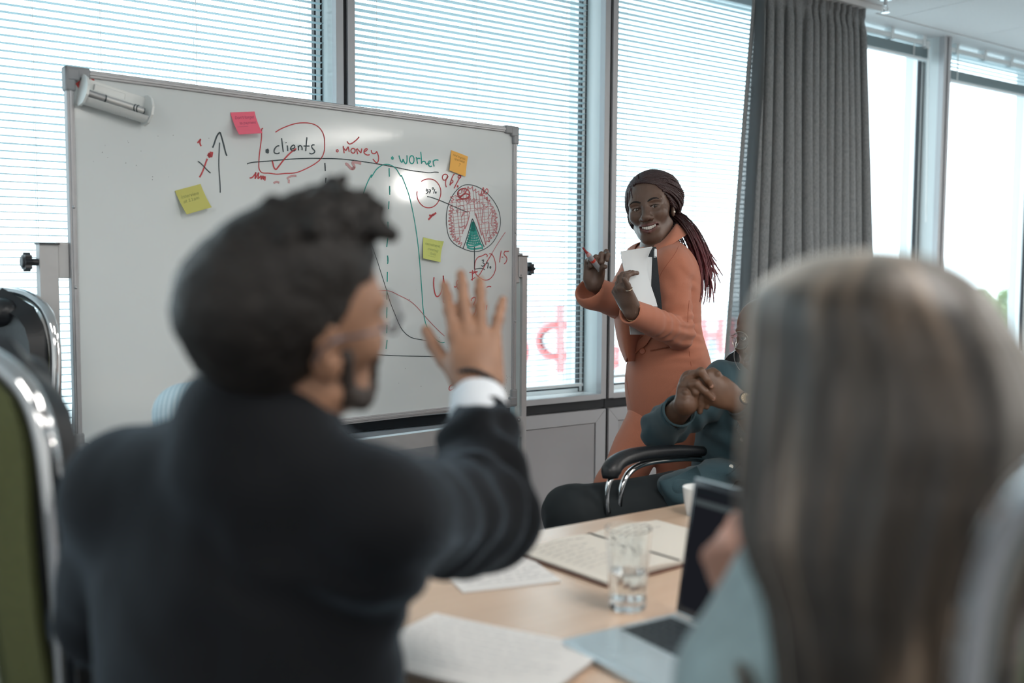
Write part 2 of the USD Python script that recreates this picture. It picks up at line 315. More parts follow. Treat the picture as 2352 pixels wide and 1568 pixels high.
# sprinkler
t = thing('sprinkler', 'small metal sprinkler head hanging from the ceiling near the curtain', 'sprinkler', (4.10, 2.80, ZC))
c = np.array([4.10, 2.80, ZC])
obj('escutcheon', lathe([(0, 0), (.03, 0), (.026, -.008), (0, -.010)], c), CHROME, t, 30)
obj('stem', cyl(c - [0, 0, .008], c - [0, 0, .03], .008), CHROME, t)
obj('bracket', cat([tube(spline([c + [s * .006, 0, -.03], c + [s * .016, 0, -.042], c + [s * .004, 0, -.058]], 9), .0025, 6) for s in (-1, 1)]), CHROME, t)
obj('deflector', lathe([(0, -.058), (.020, -.060), (.019, -.063), (0, -.063)], c), CHROME, t)
# ---------------------------------------------------------------- outdoors
GROUND = -5.0
S('ground', box((-120, YF + 3, GROUND - .3), (160, 220, GROUND)), mat('forecourt', (.52, .55, .56), .9, noise=(.2, .1)), label='pale paved ground far below the windows')
REDM = mat('sign_red', (.80, .20, .20), .5)
def stroke_letter(segs, w, org_, ex, ez, dep, ey):
    ms = []
    for seg in segs:
        pts = np.array(seg, float)
        for a, b in zip(pts[:-1], pts[1:]):
            d = b - a; L = np.linalg.norm(d); d /= L; nrm = np.array([-d[1], d[0]])
            q = [a - d * w * .0 + nrm * w / 2, b + nrm * w / 2, b - nrm * w / 2, a - nrm * w / 2]
            v = [org_ + ex * p[0] + ez * p[1] + ey * s for s in (0, dep) for p in q]
            ms.append(trimesh.convex.convex_hull(np.array(v)))
    return cat(ms)
def arc(cx, cy, rx, ry, a0, a1, n=20): 
    t = np.radians(np.linspace(a0, a1, n)); return [(cx + rx * np.cos(a), cy + ry * np.sin(a)) for a in t]
YS = 13.0
def on_y(x, y, Y): d = ray(x, y); return EYE + d * (Y - EYE[1]) / d[1]
def sign_letter(name, label, segs_px, wpx, dep=.06, Y=YS, m=REDM, post=True):
    ms = []; allp = []
    for si, seg in enumerate(segs_px):
        pts = np.array([on_y(x, y, Y) for x, y in seg]) + [0, -.03 * si, 0]; w = wpx * np.linalg.norm(pts[0] - EYE) / FPX * .92; allp.append(pts)
        for a, b in zip(pts[:-1], pts[1:]):
            d = (b - a); L = np.linalg.norm(d); d /= L; nr = np.array([-d[2], 0, d[0]]); e = d * w * (.12 if len(seg) > 3 else 0)
            q = [a - e + nr * w / 2, b + e + nr * w / 2, b + e - nr * w / 2, a - e - nr * w / 2]
            ms.append(trimesh.convex.convex_hull(np.array([p + [0, s, 0] for p in q for s in (0, dep)])))
    allp = np.vstack(allp); c = allp.mean(0)
    t = thing(name, label, 'sign', (c[0], c[1], ROOF))
    obj('letter', cat(ms), m, t)
    if post:
        x0, x1 = allp[:, 0].min(), allp[:, 0].max(); z1 = allp[:, 2].mean()
        for x in (x0 + .2 * (x1 - x0), x0 + .8 * (x1 - x0)):
            obj('post', box((x - .06, Y + dep, ROOF), (x + .06, Y + dep + .12, z1)), mat('sign_steel', (.50, .58, .60), .5), t)
    return t
ROOF = -1.15
bl = thing('roof_building', 'low pale building outside whose flat roof carries the red letters', 'building', (8, 18, GROUND))
obj('wall', box((-4, 11.8, GROUND), (34, 30, ROOF)), mat('facade', (.62, .68, .69), .8, noise=(.5, .05)), bl)
obj('parapet', box((-4.1, 11.7, ROOF), (34.1, 11.9, ROOF + .35)), mat('parapet_cap', (.66, .72, .73), .7), bl)
for k in range(24):
    obj('window', box((-3 + k * 1.5, 11.76, -3.3), (-2.1 + k * 1.5, 11.82, -2.1)), mat('far_window', (.2, .27, .3), .1), bl)
sign_letter('sign_letter', 'red round sign letter outdoors right beside the whiteboard post', [[(1183 + 27 * math.cos(a), 808 + 36 * math.sin(a)) for a in np.linspace(0, 2 * math.pi, 25)]], 20)
sign_letter('sign_letter', 'big red sign letter outdoors, a ring crossed by a tall bar', [[(1286 + 46 * math.cos(a), 783 + 38 * math.sin(a)) for a in np.linspace(0, 2 * math.pi, 33)], [(1286, 699), (1286, 857)]], 20)
sign_letter('sign_letter', 'red sign letter of two bars and a crosspiece beside the woman in orange', [[(1619, 731), (1620, 811)], [(1619, 769), (1654, 767)], [(1653, 731), (1653, 811)]], 17)
sign_letter('sign_letter', 'red sign letter outdoors just at the edge of the curtain', [[(1683, 731), (1682, 807)], [(1683, 769), (1716, 767)], [(1716, 731), (1715, 807)]], 17)
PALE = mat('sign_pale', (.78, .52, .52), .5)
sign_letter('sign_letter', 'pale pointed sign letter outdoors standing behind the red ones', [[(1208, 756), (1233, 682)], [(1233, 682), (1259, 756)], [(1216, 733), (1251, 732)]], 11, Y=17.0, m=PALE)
sign_letter('sign_letter', 'red sign letter outdoors mostly hidden behind the woman in orange', [[(1398, 800), (1420, 800), (1420, 840), (1398, 840)]], 14)
bl = thing('far_building', 'long pale blue building far outside behind the left blind', 'building', (-20, 60, GROUND))
obj('wall', box((-50, 60, GROUND), (1.5, 74, .6)), mat('far_facade', (.50, .60, .66), .8), bl)
obj('roof', box((-50.4, 59.6, .6), (1.9, 74.4, .9)), mat('far_roof', (.6, .66, .7), .8), bl)
for k in range(20): obj('window', box((-49 + k * 2.5, 59.94, -2.6), (-47.4 + k * 2.5, 60.02, -1.0)), mat('far_window', (.2, .27, .3), .1), bl)
# trees seen through the far right window
LEAF = usdkit.material(stage, '/World/Looks/leaves', {'d': ('diffuse_bsdf', dict(color=(.30, .38, .22))), 't': ('translucent_bsdf', dict(color=(.36, .45, .22))), 'm': ('mix_closure', dict(fac=.4))}, [('d.BSDF', 'm.closure1'), ('t.BSDF', 'm.closure2')], surface='m.closure')
def tree(px, topz, Y, lab, seed):
    c = on_y(px, 700, Y); t = thing('tree', lab, 'tree', (c[0], c[1], GROUND), group=None); rng = np.random.default_rng(seed)
    obj('trunk', tube(spline([(c[0], c[1], GROUND), (c[0] + .1, c[1], GROUND + 1.5), (c[0], c[1] + .1, topz - 1)], 8), np.linspace(.18, .05, 8), 8), mat('bark', (.16, .13, .11), .9), t)
    n = 2600; u = rng.normal(size=(n, 3)); u /= np.linalg.norm(u, axis=1, keepdims=True); r = rng.uniform(.35, 1, n) ** .6
    h = (topz - GROUND) * .36; cc = np.array([c[0], c[1], topz - h]); p = cc + u * r[:, None] * [h * .8, h * .8, h] * (0.75 + .35 * meshkit.noise(u * 3 + seed))[:, None]
    a = rng.normal(size=(n, 3)); a /= np.linalg.norm(a, axis=1, keepdims=True); b = np.cross(a, rng.normal(size=(n, 3))); b /= np.linalg.norm(b, axis=1, keepdims=True); s = rng.uniform(.10, .2, n)[:, None]
    v = np.stack([p - a * s, p + b * s * .5, p + a * s, p - b * s * .5], 1).reshape(-1, 3); i = np.arange(n)[:, None] * 4
    obj('foliage', trimesh.Trimesh(v, np.vstack([i + [0, 1, 2], i + [0, 2, 3]]), process=False), LEAF, t, kind='stuff')
tree(2318, .35, 42, 'small leafy tree outdoors low in the far right window', 3)
tree(2352, .1, 34, 'second small tree outdoors at the right frame edge', 4)
tree(2250, -.2, 50, 'small tree outdoors mostly hidden behind the blonde head', 5)
# ---------------------------------------------------------------- whiteboard
BA = P(163, 600, 2.5); _b = P(1181.5, 600, 3.5); BD = (_b - BA) * [1, 1, 0]; BL = np.linalg.norm(BD); BD /= BL
BN = np.array([BD[1], -BD[0], 0])                     # out of the board, into the room
BA = np.array([BA[0], BA[1], 0.0])
def bpx(x, y):
    q = ray(x, y); t = ((BA - EYE) @ BN) / (q @ BN); p = EYE + q * t; return (p - BA) @ BD, p[2]
def bw(s, t, n=0.0): return BA + BD * s + UP * t + BN * n
BR = np.stack([BD, UP, BN], 1)
def bbox(s0, s1, t0, t1, n0, n1, r=0): return xf(rbox((s0, t0, n0), (s1, t1, n1), r) if r else box((s0, t0, n0), (s1, t1, n1)), BR, BA)
ST0, ST1, SS1 = .802, 1.774, BL + .004
wb = thing('whiteboard', 'large white dry-erase board on a grey metal stand covered in marker notes', 'whiteboard', (bw(BL / 2, 0)[0], bw(BL / 2, 0)[1], 0))
BOARDM = usdkit.material(stage, '/World/Looks/board_enamel', {'tc': ('texture_coordinate', {}), 'mp': ('mapping', dict(scale=(2.2, 2.2, 5))), 'n': ('noise_texture', dict(scale=1.6, detail=5, roughness=.6)), 'r': ('rgb_ramp', dict(ramp=[(.35, (.055, .055, .055)), (.62, (.10, .10, .10)), (.8, (.22, .22, .22))])),
    'p': ('principled_bsdf', dict(base_color=(.69, .745, .755), specular_ior_level=.5))}, [('tc.object', 'mp.vector'), ('mp.vector', 'n.vector'), ('n.fac', 'r.fac'), ('r.color', 'p.roughness')], surface='p.BSDF')
obj('board_surface', bbox(.012, SS1 - .012, ST0 + .012, ST1 - .012, -.012, 0), BOARDM, wb)
obj('back_panel', bbox(.008, SS1 - .008, ST0 + .008, ST1 - .008, -.020, -.012), mat('board_back', (.5, .51, .52), .6), wb)
def rail(s0, s1, t0, t1, vert):
    m = [bbox(s0, s1, t0, t1, -.018, .007, .003)]
    if vert: m.append(bbox((s0 + s1) / 2 - .004, (s0 + s1) / 2 + .004, t0, t1, .0, .0095, .002))
    else: m.append(bbox(s0, s1, (t0 + t1) / 2 - .004, (t0 + t1) / 2 + .004, 0, .0095, .002))
    return cat(m)
obj('frame_rail', rail(-.002, .016, ST0, ST1, 1), ALU, wb); obj('frame_rail', rail(SS1 - .016, SS1 + .002, ST0, ST1, 1), ALU, wb)
obj('frame_rail', rail(.016, SS1 - .016, ST1 - .02, ST1, 0), ALU, wb); obj('frame_rail', rail(.016, SS1 - .016, ST0, ST0 + .02, 0), ALU, wb)
CAPM = mat('corner_cap_plastic', (.27, .285, .30), .45)
for sx, tx in ((0, 0), (0, 1), (1, 0), (1, 1)):
    s0 = -.006 if not sx else SS1 + .006; d = 1 if not sx else -1; t0 = ST0 - .004 if not tx else ST1 + .004; e = 1 if not tx else -1
    a = bbox(min(s0, s0 + d * .062), max(s0, s0 + d * .062), min(t0, t0 + e * .028), max(t0, t0 + e * .028), -.021, .012, .006)
    b = bbox(min(s0, s0 + d * .026), max(s0, s0 + d * .026), min(t0, t0 + e * .062), max(t0, t0 + e * .062), -.021, .012, .006)
    c_ = bbox(min(s0 + d * .004, s0 + d * .036), max(s0 + d * .004, s0 + d * .036), min(t0 + e * .004, t0 + e * .036), max(t0 + e * .004, t0 + e * .036), -.02, .0135, .006)
    obj('corner_cap', cat([a, b, c_]), CAPM, wb)
for s_, t_ in ((.007, 1.43), (.007, 1.23), (SS1 - .007, 1.41), (SS1 - .007, 1.10)):
    obj('rivet', xf(trimesh.creation.icosphere(2, .004), None, bw(s_, t_, .0095)), STEEL, wb, True)
# stand: two posts, two cross bars, feet, pivot brackets and knobs
STAND = mat('stand_aluminium', (.50, .505, .51), .4, .25, noise=(30, .03)); STANDIN = mat('stand_inner', (.55, .66, .68), .35)
for side, s_ in ((0, -.052), (1, SS1 + .033)):
    tp = bpx(143, 562)[1] if side == 0 else bpx(1197, 589)[1]
    q = cat([bbox(s_ - .022, s_ + .022, .06, tp, -.03, -.0)]) if side == 0 else cat([bbox(s_ - .003, s_ + .020, .06, tp, -.032, .006)])
    obj('post', q, STAND, wb)
    if side: obj('post_channel', bbox(s_ - .026, s_ - .003, .06, tp - .02, -.032, -.006), STANDIN, wb)
    obj('post_cap', bbox(s_ - .024, s_ + .024, tp, tp + .004, -.034, .008), BLACKPL, wb)
    obj('foot', bbox(s_ - .025, s_ + .025, .045, .085, -.09, .30, .01), STAND, wb)
    for n_ in (-.075, .28):
        obj('caster', cat([xf(lathe([(0, -.012), (.022, -.012), (.025, -.006), (.025, .006), (.022, .012), (0, .012)], sides=20), np.stack([UP, BN, BD], 1), bw(s_, .025, n_))]), BLACKPL, wb, 30)
    # knob, axis along the board
    sg = -1 if side == 0 else 1; tk = bpx(118, 602)[1] if side == 0 else bpx(1213, 617)[1]; k0 = s_ + sg * .022
    ang = np.linspace(0, 2 * np.pi, 64, endpoint=False); rr = .021 + .0028 * np.cos(8 * ang)
    poly = __import__('shapely').Polygon(np.c_[rr * np.cos(ang), rr * np.sin(ang)])
    kn = extrude(poly, .016); Rk = np.stack([UP, BN * sg, BD * sg], 1)
    obj('knob', cat([xf(kn, Rk, bw(k0 + sg * .018, tk, -.014)), cyl(bw(k0 - sg * .001, tk, -.014), bw(k0 + sg * .02, tk, -.014), .009, 16), xf(lathe([(0, 0), (.017, 0), (.013, .005), (0, .006)], sides=24), Rk, bw(k0 + sg * .034, tk, -.014))]), BLACKPL, wb, 30)
    if side:
        obj('pivot_bracket', cat([bbox(SS1 + .002, SS1 + .018, tk - .05, tk + .075, -.012, .004, .003), bbox(SS1 + .012, SS1 + .030, tk - .03, tk + .055, .004, .008, .002)]), STAND, wb)
        for t_ in (tk + .05, tk - .022): obj('screw', xf(trimesh.creation.icosphere(1, .003), None, bw(SS1 + .021, t_, .0085)), STEEL, wb)
    else:
        obj('pivot_bracket', bbox(-.03, -.002, tk - .04, tk + .05, -.022, -.004, .003), STAND, wb)
tc0 = .748
obj('cross_bar', bbox(-.03, SS1 + .012, tc0 - .050, tc0, -.028, .004), STAND, wb); obj('cross_bar', bbox(-.03, SS1 + .012, .20, .25, -.028, .0), STAND, wb)
obj('bar_plate', bbox(SS1 - .012, SS1 + .031, tc0 - .062, tc0 + .012, .004, .0075), STAND, wb)
for t_ in (tc0 + .0, tc0 - .045):
    obj('bolt', xf(lathe([(0, 0), (.0085, 0), (.0085, .002), (.005, .002), (.005, .007), (.004, .008), (0, .008)], sides=16), BR, bw(SS1 + .014, t_, .0075)), STEEL, wb, 30)
# ---- marker strokes
INK = {'b': mat('ink_black', (.035, .06, .07), .5), 'r': mat('ink_red', (.50, .055, .065), .5), 't': mat('ink_teal', (.015, .36, .31), .5), 'f': mat('ink_red_faint', (.56, .33, .34), .5), 'p': mat('ink_red_dry', (.52, .17, .19), .5)}
CR = {1: (420, 240, 6.918), 2: (740, 300, 8.4), 3: (820, 390, 6.918), 4: (1010, 390, 7.841), 5: (780, 560, 4.611), 6: (960, 520, 5.6)}
strokes = []
def ribbon(pts2, w, n0=.0006, n1=.0010):
    p = np.asarray(pts2, float); d = np.gradient(p, axis=0); d /= np.maximum(np.linalg.norm(d, axis=1, keepdims=True), 1e-9); nr = np.stack([-d[:, 1], d[:, 0]], 1)
    w = np.broadcast_to(np.asarray(w, float), (len(p),))[:, None]; L, R_ = p + nr * w / 2, p - nr * w / 2; m = len(p)
    v = np.array([[x, y, n] for n in (n0, n1) for side in (L, R_) for x, y in side]); v = v @ BR.T + BA
    i = np.arange(m - 1); top = np.vstack([np.stack([2 * m + i, 3 * m + i, 3 * m + i + 1], 1), np.stack([2 * m + i, 3 * m + i + 1, 2 * m + i + 1], 1)])
    s1 = np.vstack([np.stack([i, 2 * m + i, 2 * m + i + 1], 1), np.stack([i, 2 * m + i + 1, i + 1], 1), np.stack([m + i, m + i + 1, 3 * m + i + 1], 1), np.stack([m + i, 3 * m + i + 1, 3 * m + i], 1)])
    bot = np.vstack([np.stack([i, m + i + 1, m + i], 1), np.stack([i, i + 1, m + i + 1], 1)])
    e = [[0, m, 3 * m], [0, 3 * m, 2 * m], [m - 1, 3 * m - 1, 4 * m - 1], [m - 1, 4 * m - 1, 2 * m - 1]]
    return trimesh.Trimesh(v, np.vstack([top, s1, bot, e]), process=False)
def ink(c, crop, w, *segs, smooth=True, nm='marker_drawing'):
    ox, oy, sc = CR[crop]; mine = []
    for s in segs:
        q = np.array([bpx(ox + x / sc, oy + y / sc) for x, y in s]); L = np.linalg.norm(np.diff(q, axis=0), axis=1).sum()
        n = int(np.clip(L / .004, 6, 220))
        if smooth and len(q) > 2: q = spline(q, n)
        elif len(q) == 2: q = spline(q, 2)
        else:
            q = np.vstack([np.linspace(a, b, 4)[:-1] for a, b in zip(q[:-1], q[1:])] + [q[-1:]])
        mine.append(ribbon(q, w))
    if _pile is not None and c in _pile: _pile[c] += mine
    else: obj(nm, cat(mine), INK[c], wb)
_pile = None
def oval(cx, cy, rx, ry, n=24, turns=1.0, ph=0.0): return [(cx + rx * math.cos(ph + a), cy + ry * math.sin(ph + a)) for a in np.linspace(0, 2 * math.pi * turns, int(n * turns))]
W1, W2, W3 = .0040, .0034, .0022
ink('b', 1, .0042, [(470, 685), (510, 580), (545, 490), (590, 440)], [(590, 440), (615, 520), (650, 650), (680, 770), (700, 815)])
ink('b', 1, .003, [(583, 605), (575, 750), (570, 900), (572, 1020), (585, 1200), (592, 1400)], [(1018, 942), (1100, 920), (1200, 910), (1420, 893), (1600, 876), (1800, 862), (2000, 855), (2210, 857)], [(238, 902), (300, 950), (370, 1025), (440, 1088)])
ink('b', 1, .0065, oval(1340, 740, 17, 26)); ink('b', 1, .0036, [(1530, 655), (1490, 665), (1455, 710), (1450, 760), (1480, 780), (1535, 765)], [(1568, 535), (1580, 640), (1595, 755)], [(1660, 650), (1665, 740)], [(1634, 600), (1642, 612)],
    [(1700, 705), (1750, 700), (1780, 670), (1765, 645), (1730, 660), (1710, 710), (1740, 735), (1790, 720)], [(1830, 655), (1838, 730)], [(1832, 690), (1860, 650), (1880, 660), (1892, 725)], [(1970, 522), (1960, 620), (1950, 740)], [(1915, 660), (2010, 660)],
    [(2090, 640), (2045, 660), (2060, 700), (2095, 740), (2080, 770), (2010, 772)], [(2255, 930), (2262, 1055)], [(2270, 1165), (2265, 1240)])
ink('r', 1, .0042, [(230, 610), (258, 580), (282, 548)], [(280, 550), (268, 610), (290, 660)], [(388, 862), (375, 890), (340, 990), (262, 1155)], [(1412, 885), (1435, 960), (1455, 1015), (1475, 1030), (1500, 1010), (1600, 880), (1740, 740), (1800, 700)])
ink('r', 1, .010, [(405, 790), (425, 815), (438, 840)], [(452, 750), (448, 790), (436, 830)], [(395, 785), (430, 808)])
ink('r', 1, .003, [(1272, 378), (1255, 385), (1248, 430), (1248, 520), (1235, 640), (1212, 820), (1205, 950), (1210, 1020), (1230, 1060), (1260, 1083), (1360, 1090), (1480, 1105), (1620, 1095), (1780, 1085), (1900, 1045), (2050, 970), (2190, 860), (2245, 740), (2252, 620), (2240, 500), (2200, 410), (2130, 340), (2030, 300), (1920, 290), (1800, 300), (1680, 335), (1560, 385), (1470, 440)])
ink('r', 1, .0036, [(1060, 1165), (1085, 1165), (1160, 1075)], [(1160, 1075), (1145, 1180)], [(1145, 1180), (1205, 1080)], [(1205, 1080), (1190, 1180)], [(1190, 1180), (1245, 1130)], [(1245, 1130), (1240, 1190)], [(1240, 1190), (1275, 1130)], [(1275, 1130), (1275, 1190)], [(1275, 1190), (1305, 1140), (1300, 1210)])
ink('f', 1, .006, [(1655, 1180), (1700, 1145), (1800, 1135)], [(1685, 1190), (1680, 1250)], [(1440, 1250), (1480, 1230), (1530, 1240)])
ink('b', 2, .003, [(0, 537), (300, 543), (450, 555), (600, 572), (800, 600), (1000, 630), (1250, 675), (1500, 725), (1750, 775), (1950, 800), (2070, 812), (2150, 802), (2245, 807)], [(52, 622), (57, 780)], [(70, 905), (63, 1005)])
ink('r', 2, W2, [(480, 208), (525, 258), (560, 250), (640, 195), (712, 120)], oval(289, 388, 22, 25), [(405, 295), (422, 435)], [(400, 315), (430, 360), (455, 385)], [(455, 385), (500, 310)], [(500, 310), (518, 410)], oval(595, 388, 42, 48), [(655, 350), (685, 455)], [(670, 345), (745, 430)], [(745, 430), (762, 345)],
    [(800, 410), (850, 385), (872, 355), (850, 345), (815, 375), (805, 420), (840, 460), (912, 462)], [(945, 375), (960, 430), (1000, 445), (1050, 400)], [(1050, 400), (1080, 480), (1085, 560), (1055, 620), (1020, 600), (975, 545)])
ink('f', 2, .009, [(445, 650), (480, 650), (570, 735), (620, 710), (600, 655), (750, 628)]); ink('p', 2, .007, [(560, 735), (600, 720), (612, 690)])
ink('t', 2, .0046, oval(1352, 528, 18, 24)); ink('t', 2, .0040, [(1482, 480), (1510, 580), (1530, 610), (1560, 545)], [(1560, 545), (1590, 620), (1615, 640), (1635, 580), (1632, 475)], oval(1727, 560, 45, 78), [(1815, 505), (1840, 640)], [(1820, 560), (1850, 535), (1890, 540)],
    [(1898, 408), (1910, 520), (1915, 640)], [(1910, 620), (1960, 590), (1985, 600), (2000, 640), (2035, 635)], [(2040, 640), (2080, 615), (2090, 585), (2060, 590), (2045, 650), (2075, 690), (2115, 680)], [(2140, 580), (2145, 640), (2160, 690)], [(2140, 590), (2180, 565), (2240, 570)])
ink('t', 2, .0036, [(1290, 722), (1295, 888)], [(1300, 1068), (1305, 1176)])
TC = [(10, 850), (20, 740), (50, 580), (100, 380), (170, 190), (230, 80), (300, 0)]
up2 = lambda pts: [((740 + x / 8.4 - 820) * 6.918, (300 + y / 8.4 - 390) * 6.918) for x, y in pts]
dn5 = lambda pts: [((780 + x / 4.611 - 820) * 6.918, (560 + y / 4.611 - 390) * 6.918) for x, y in pts]
ink('t', 3, .0032, TC[:-1] + up2([(940, 900), (1020, 780), (1100, 700), (1170, 660), (1250, 650), (1320, 665), (1390, 705), (1450, 770), (1520, 880)]) + [(700, 90), (760, 220), (830, 420), (880, 640), (920, 850), (950, 1050), (975, 1250)] + dn5([(850, 230), (870, 500), (890, 740), (920, 870), (970, 960), (1050, 1035), (1110, 1040)]))
ink('t', 3, .0036, [(517, 258), (519, 395)], [(507, 500), (500, 625)], [(488, 825), (493, 975)], [(487, 1075), (470, 1225)], [(485, 1360), (487, 1453)])
ink('b', 3, .0022, [(-60, 600), (0, 680), (80, 820), (180, 1060), (260, 1280), (322, 1453)] + dn5([(420, 250), (490, 470), (540, 630), (600, 780), (650, 890), (740, 980), (810, 1005), (925, 1027)]))
ink('r', 3, .003, [(1020, 185), (1090, 150), (1160, 145), (1230, 165), (1300, 240), (1330, 330), (1320, 430), (1280, 520), (1220, 580), (1130, 602), (1040, 570), (970, 480), (950, 390), (955, 340)])
ink('b', 3, .0030, [(1125, 320), (1100, 310), (1095, 335), (1125, 330), (1120, 360), (1090, 378)], [(1140, 315), (1170, 320)], [(1170, 320), (1150, 375)], [(1130, 350), (1170, 348)], oval(1203, 295, 12, 16), [(1235, 305), (1215, 375)], oval(1250, 360, 9, 13), [(1112, 425), (1150, 430), (1300, 480), (1500, 565), (1750, 672)])
ink('r', 3, .0036, [(1440, 95), (1390, 70), (1355, 110), (1370, 160), (1410, 155), (1445, 95)], [(1445, 95), (1405, 200), (1418, 275)], [(1550, 72), (1500, 150), (1475, 245), (1495, 215), (1525, 190), (1515, 165), (1485, 200)], oval(1625, 110, 25, 20), [(1650, 90), (1600, 180), (1540, 295)], oval(1598, 260, 9, 12))
ink('r', 3, .006, [(1145, 722), (1185, 725), (1255, 680)], [(1215, 700), (1132, 792)])
ink('b', 4, .0026, [(365, 1390), (300, 1360), (190, 1250), (140, 1120), (118, 940), (120, 800), (150, 640), (220, 480), (330, 340), (440, 275), (530, 268), (640, 290), (760, 350), (880, 450), (990, 590), (1060, 730), (1090, 880), (1085, 1020), (1040, 1160), (950, 1310), (830, 1410), (720, 1460), (600, 1470), (460, 1435), (340, 1380)])
ink('b', 4, .0032, [(418, 1412), (480, 1240), (540, 1040), (585, 880)], [(585, 880), (620, 950), (700, 1150), (800, 1388)], [(622, 1385), (624, 1568)])
ink('p', 4, .0022, [(1180, 1120), (1060, 1300), (940, 1500), (920, 1540)])
# red hatching of the large slice
_pile = {'f': [], 'p': []}
rng = np.random.default_rng(11)
pie = __import__('shapely').Polygon([(190, 1180), (165, 940), (170, 800), (200, 650), (260, 520), (350, 390), (450, 320), (530, 310), (640, 330), (750, 400), (850, 490), (950, 640), (1020, 760), (1050, 900), (1040, 1050), (980, 1200), (880, 1290), (830, 1330), (600, 740), (560, 740), (340, 1360)])
from shapely.geometry import LineString
def zig(path, amp, n, w, c='p'):
    q = spline(path, n); d = np.gradient(q, axis=0); d /= np.linalg.norm(d, axis=1, keepdims=True); nr = np.stack([-d[:, 1], d[:, 0]], 1)
    q = q + nr * (amp * np.where(np.arange(n) % 2, 1, -1) * rng.uniform(.4, 1.2, n))[:, None] + rng.normal(0, 6, (n, 2)); ink(c, 4, w, [tuple(p) for p in q])
zig([(240, 480), (200, 640), (190, 850), (200, 1050), (240, 1180), (320, 1290), (390, 1340)], 42, 34, .0026)
zig([(300, 470), (420, 350), (560, 330), (690, 400), (800, 480), (880, 560), (940, 680), (990, 820), (1010, 950), (1000, 1080), (930, 1210), (870, 1290)], 38, 48, .0026)
zig([(330, 560), (480, 520), (640, 560), (760, 600), (830, 700)], 36, 22, .002)
for k in range(13):
    y = 560 + k * 62; l = LineString([(100, y + 60 + rng.uniform(-20, 20)), (1100, y - 60 + rng.uniform(-20, 20))]).intersection(pie)
    for g in getattr(l, 'geoms', [l]):
        if g.length > 30: ink('f', 4, .0018, list(g.coords))
for k in range(15):
    x = 190 + k * 62; l = LineString([(x - 40 + rng.uniform(-25, 25), 300), (x + 60 + rng.uniform(-25, 25), 1400)]).intersection(pie)
    for g in getattr(l, 'geoms', [l]):
        if g.length > 30: ink('f', 4, .0018, list(g.coords))
for pts in ([(470, 580), (540, 540), (500, 610), (600, 570), (640, 700), (760, 700), (770, 950), (870, 940), (850, 1150), (830, 1200)], [(330, 690), (380, 640), (440, 680), (390, 850), (450, 770), (520, 750), (540, 800)], [(340, 990), (380, 1040), (440, 1000), (400, 1150)], [(300, 720), (320, 760), (330, 720), (310, 720)], [(860, 880), (950, 770), (940, 1010), (1030, 990), (1010, 1130), (1050, 1130)]):
    ink('p', 4, .0022, pts)
ink('p', 4, .0036, [(650, 800), (700, 980), (755, 1180)], [(765, 1120), (800, 1240), (832, 1355)], [(640, 780), (670, 880)], [(530, 820), (480, 1000), (450, 1060)])
for k in 'fp': obj('pie_hatching', cat(_pile[k]), INK[k], wb)
_pile = {'t': []}
ink('r', 4, .0042, oval(430, 430, 110, 92, 24, 1.4, 2.0), [(490, 350), (430, 440), (350, 500)], [(340, 500), (430, 440), (510, 440), (545, 485), (440, 525), (400, 520)]); ink('r', 4, .0034, [(285, 548), (350, 535), (420, 525)])
ink('r', 4, .003, [(740, 450), (785, 320), (792, 400)], [(720, 460), (800, 400), (850, 340), (870, 380), (840, 435), (800, 410), (780, 380)], oval(845, 520, 14, 18))
# teal slice
for k in range(7):
    x1 = 500 + k * 40; ink('t', 4, .0040, [(592 + k * 2, 930), (590 + (x1 - 590) * .5, 1130), (x1, 1340 + 12 * math.sin(k))])
for k, y in enumerate((960, 1000, 1040, 1085, 1140, 1190, 1235, 1280, 1320)):
    h = (y - 900) * .27; ink('t', 4, .0044, [(590 - h, y - 12), (600, y + 18), (600 + h * 1.15, y - 5)])
ink('t', 4, .008, [(575, 950), (565, 1100)], [(600, 950), (630, 1100)], [(588, 950), (595, 1110)]); ink('t', 4, .0055, [(545, 1150), (515, 1270), (490, 1350), (600, 1375), (740, 1340), (765, 1430)], [(490, 1390), (560, 1420), (650, 1420), (750, 1405)])
obj('pie_slice', cat(_pile['t']), INK['t'], wb); _pile = None
ink('r', 6, .003, [(885, 390), (890, 370), (870, 355), (830, 375), (780, 390), (740, 440), (728, 510), (735, 590), (780, 650), (850, 688), (920, 675), (975, 610), (998, 530), (985, 430), (955, 365), (915, 350)])
ink('b', 6, .0032, [(820, 435), (845, 440), (835, 470), (855, 480), (850, 500), (815, 500)], oval(885, 467, 8, 12), [(908, 465), (893, 538)], oval(930, 525, 9, 13), [(725, 260), (725, 550)], [(725, 550), (780, 540), (820, 540), (858, 555)])
ink('r', 6, .0032, [(955, 345), (900, 430), (840, 535), (780, 635)], [(1070, 312), (1055, 400), (1050, 462)], [(1075, 392), (1095, 395)], [(1110, 320), (1168, 318)], [(1115, 322), (1110, 365), (1140, 400), (1135, 450), (1105, 480)],
    [(700, 560), (700, 695)], [(660, 590), (765, 580)], [(690, 610), (765, 580)], [(680, 688), (735, 655)], [(880, 785), (910, 770), (940, 775)], [(885, 1010), (875, 1070)])
ink('r', 6, .0044, [(205, 652), (200, 720), (210, 830), (240, 900), (270, 890), (310, 800), (325, 630)], [(322, 632), (340, 740), (345, 850), (325, 930), (330, 970), (360, 970)], [(465, 770), (505, 755), (522, 690), (505, 700), (510, 790), (560, 800)], [(685, 960), (700, 920), (740, 915), (735, 960), (710, 1010)], [(745, 1060), (735, 1110), (695, 1165)])
ink('t', 5, .0036, [(505, 125), (512, 160), (507, 212)], [(505, 295), (503, 400)], [(500, 480), (498, 590)], [(500, 670), (497, 785)], [(500, 855), (497, 945)], [(502, 1015), (490, 1112)])
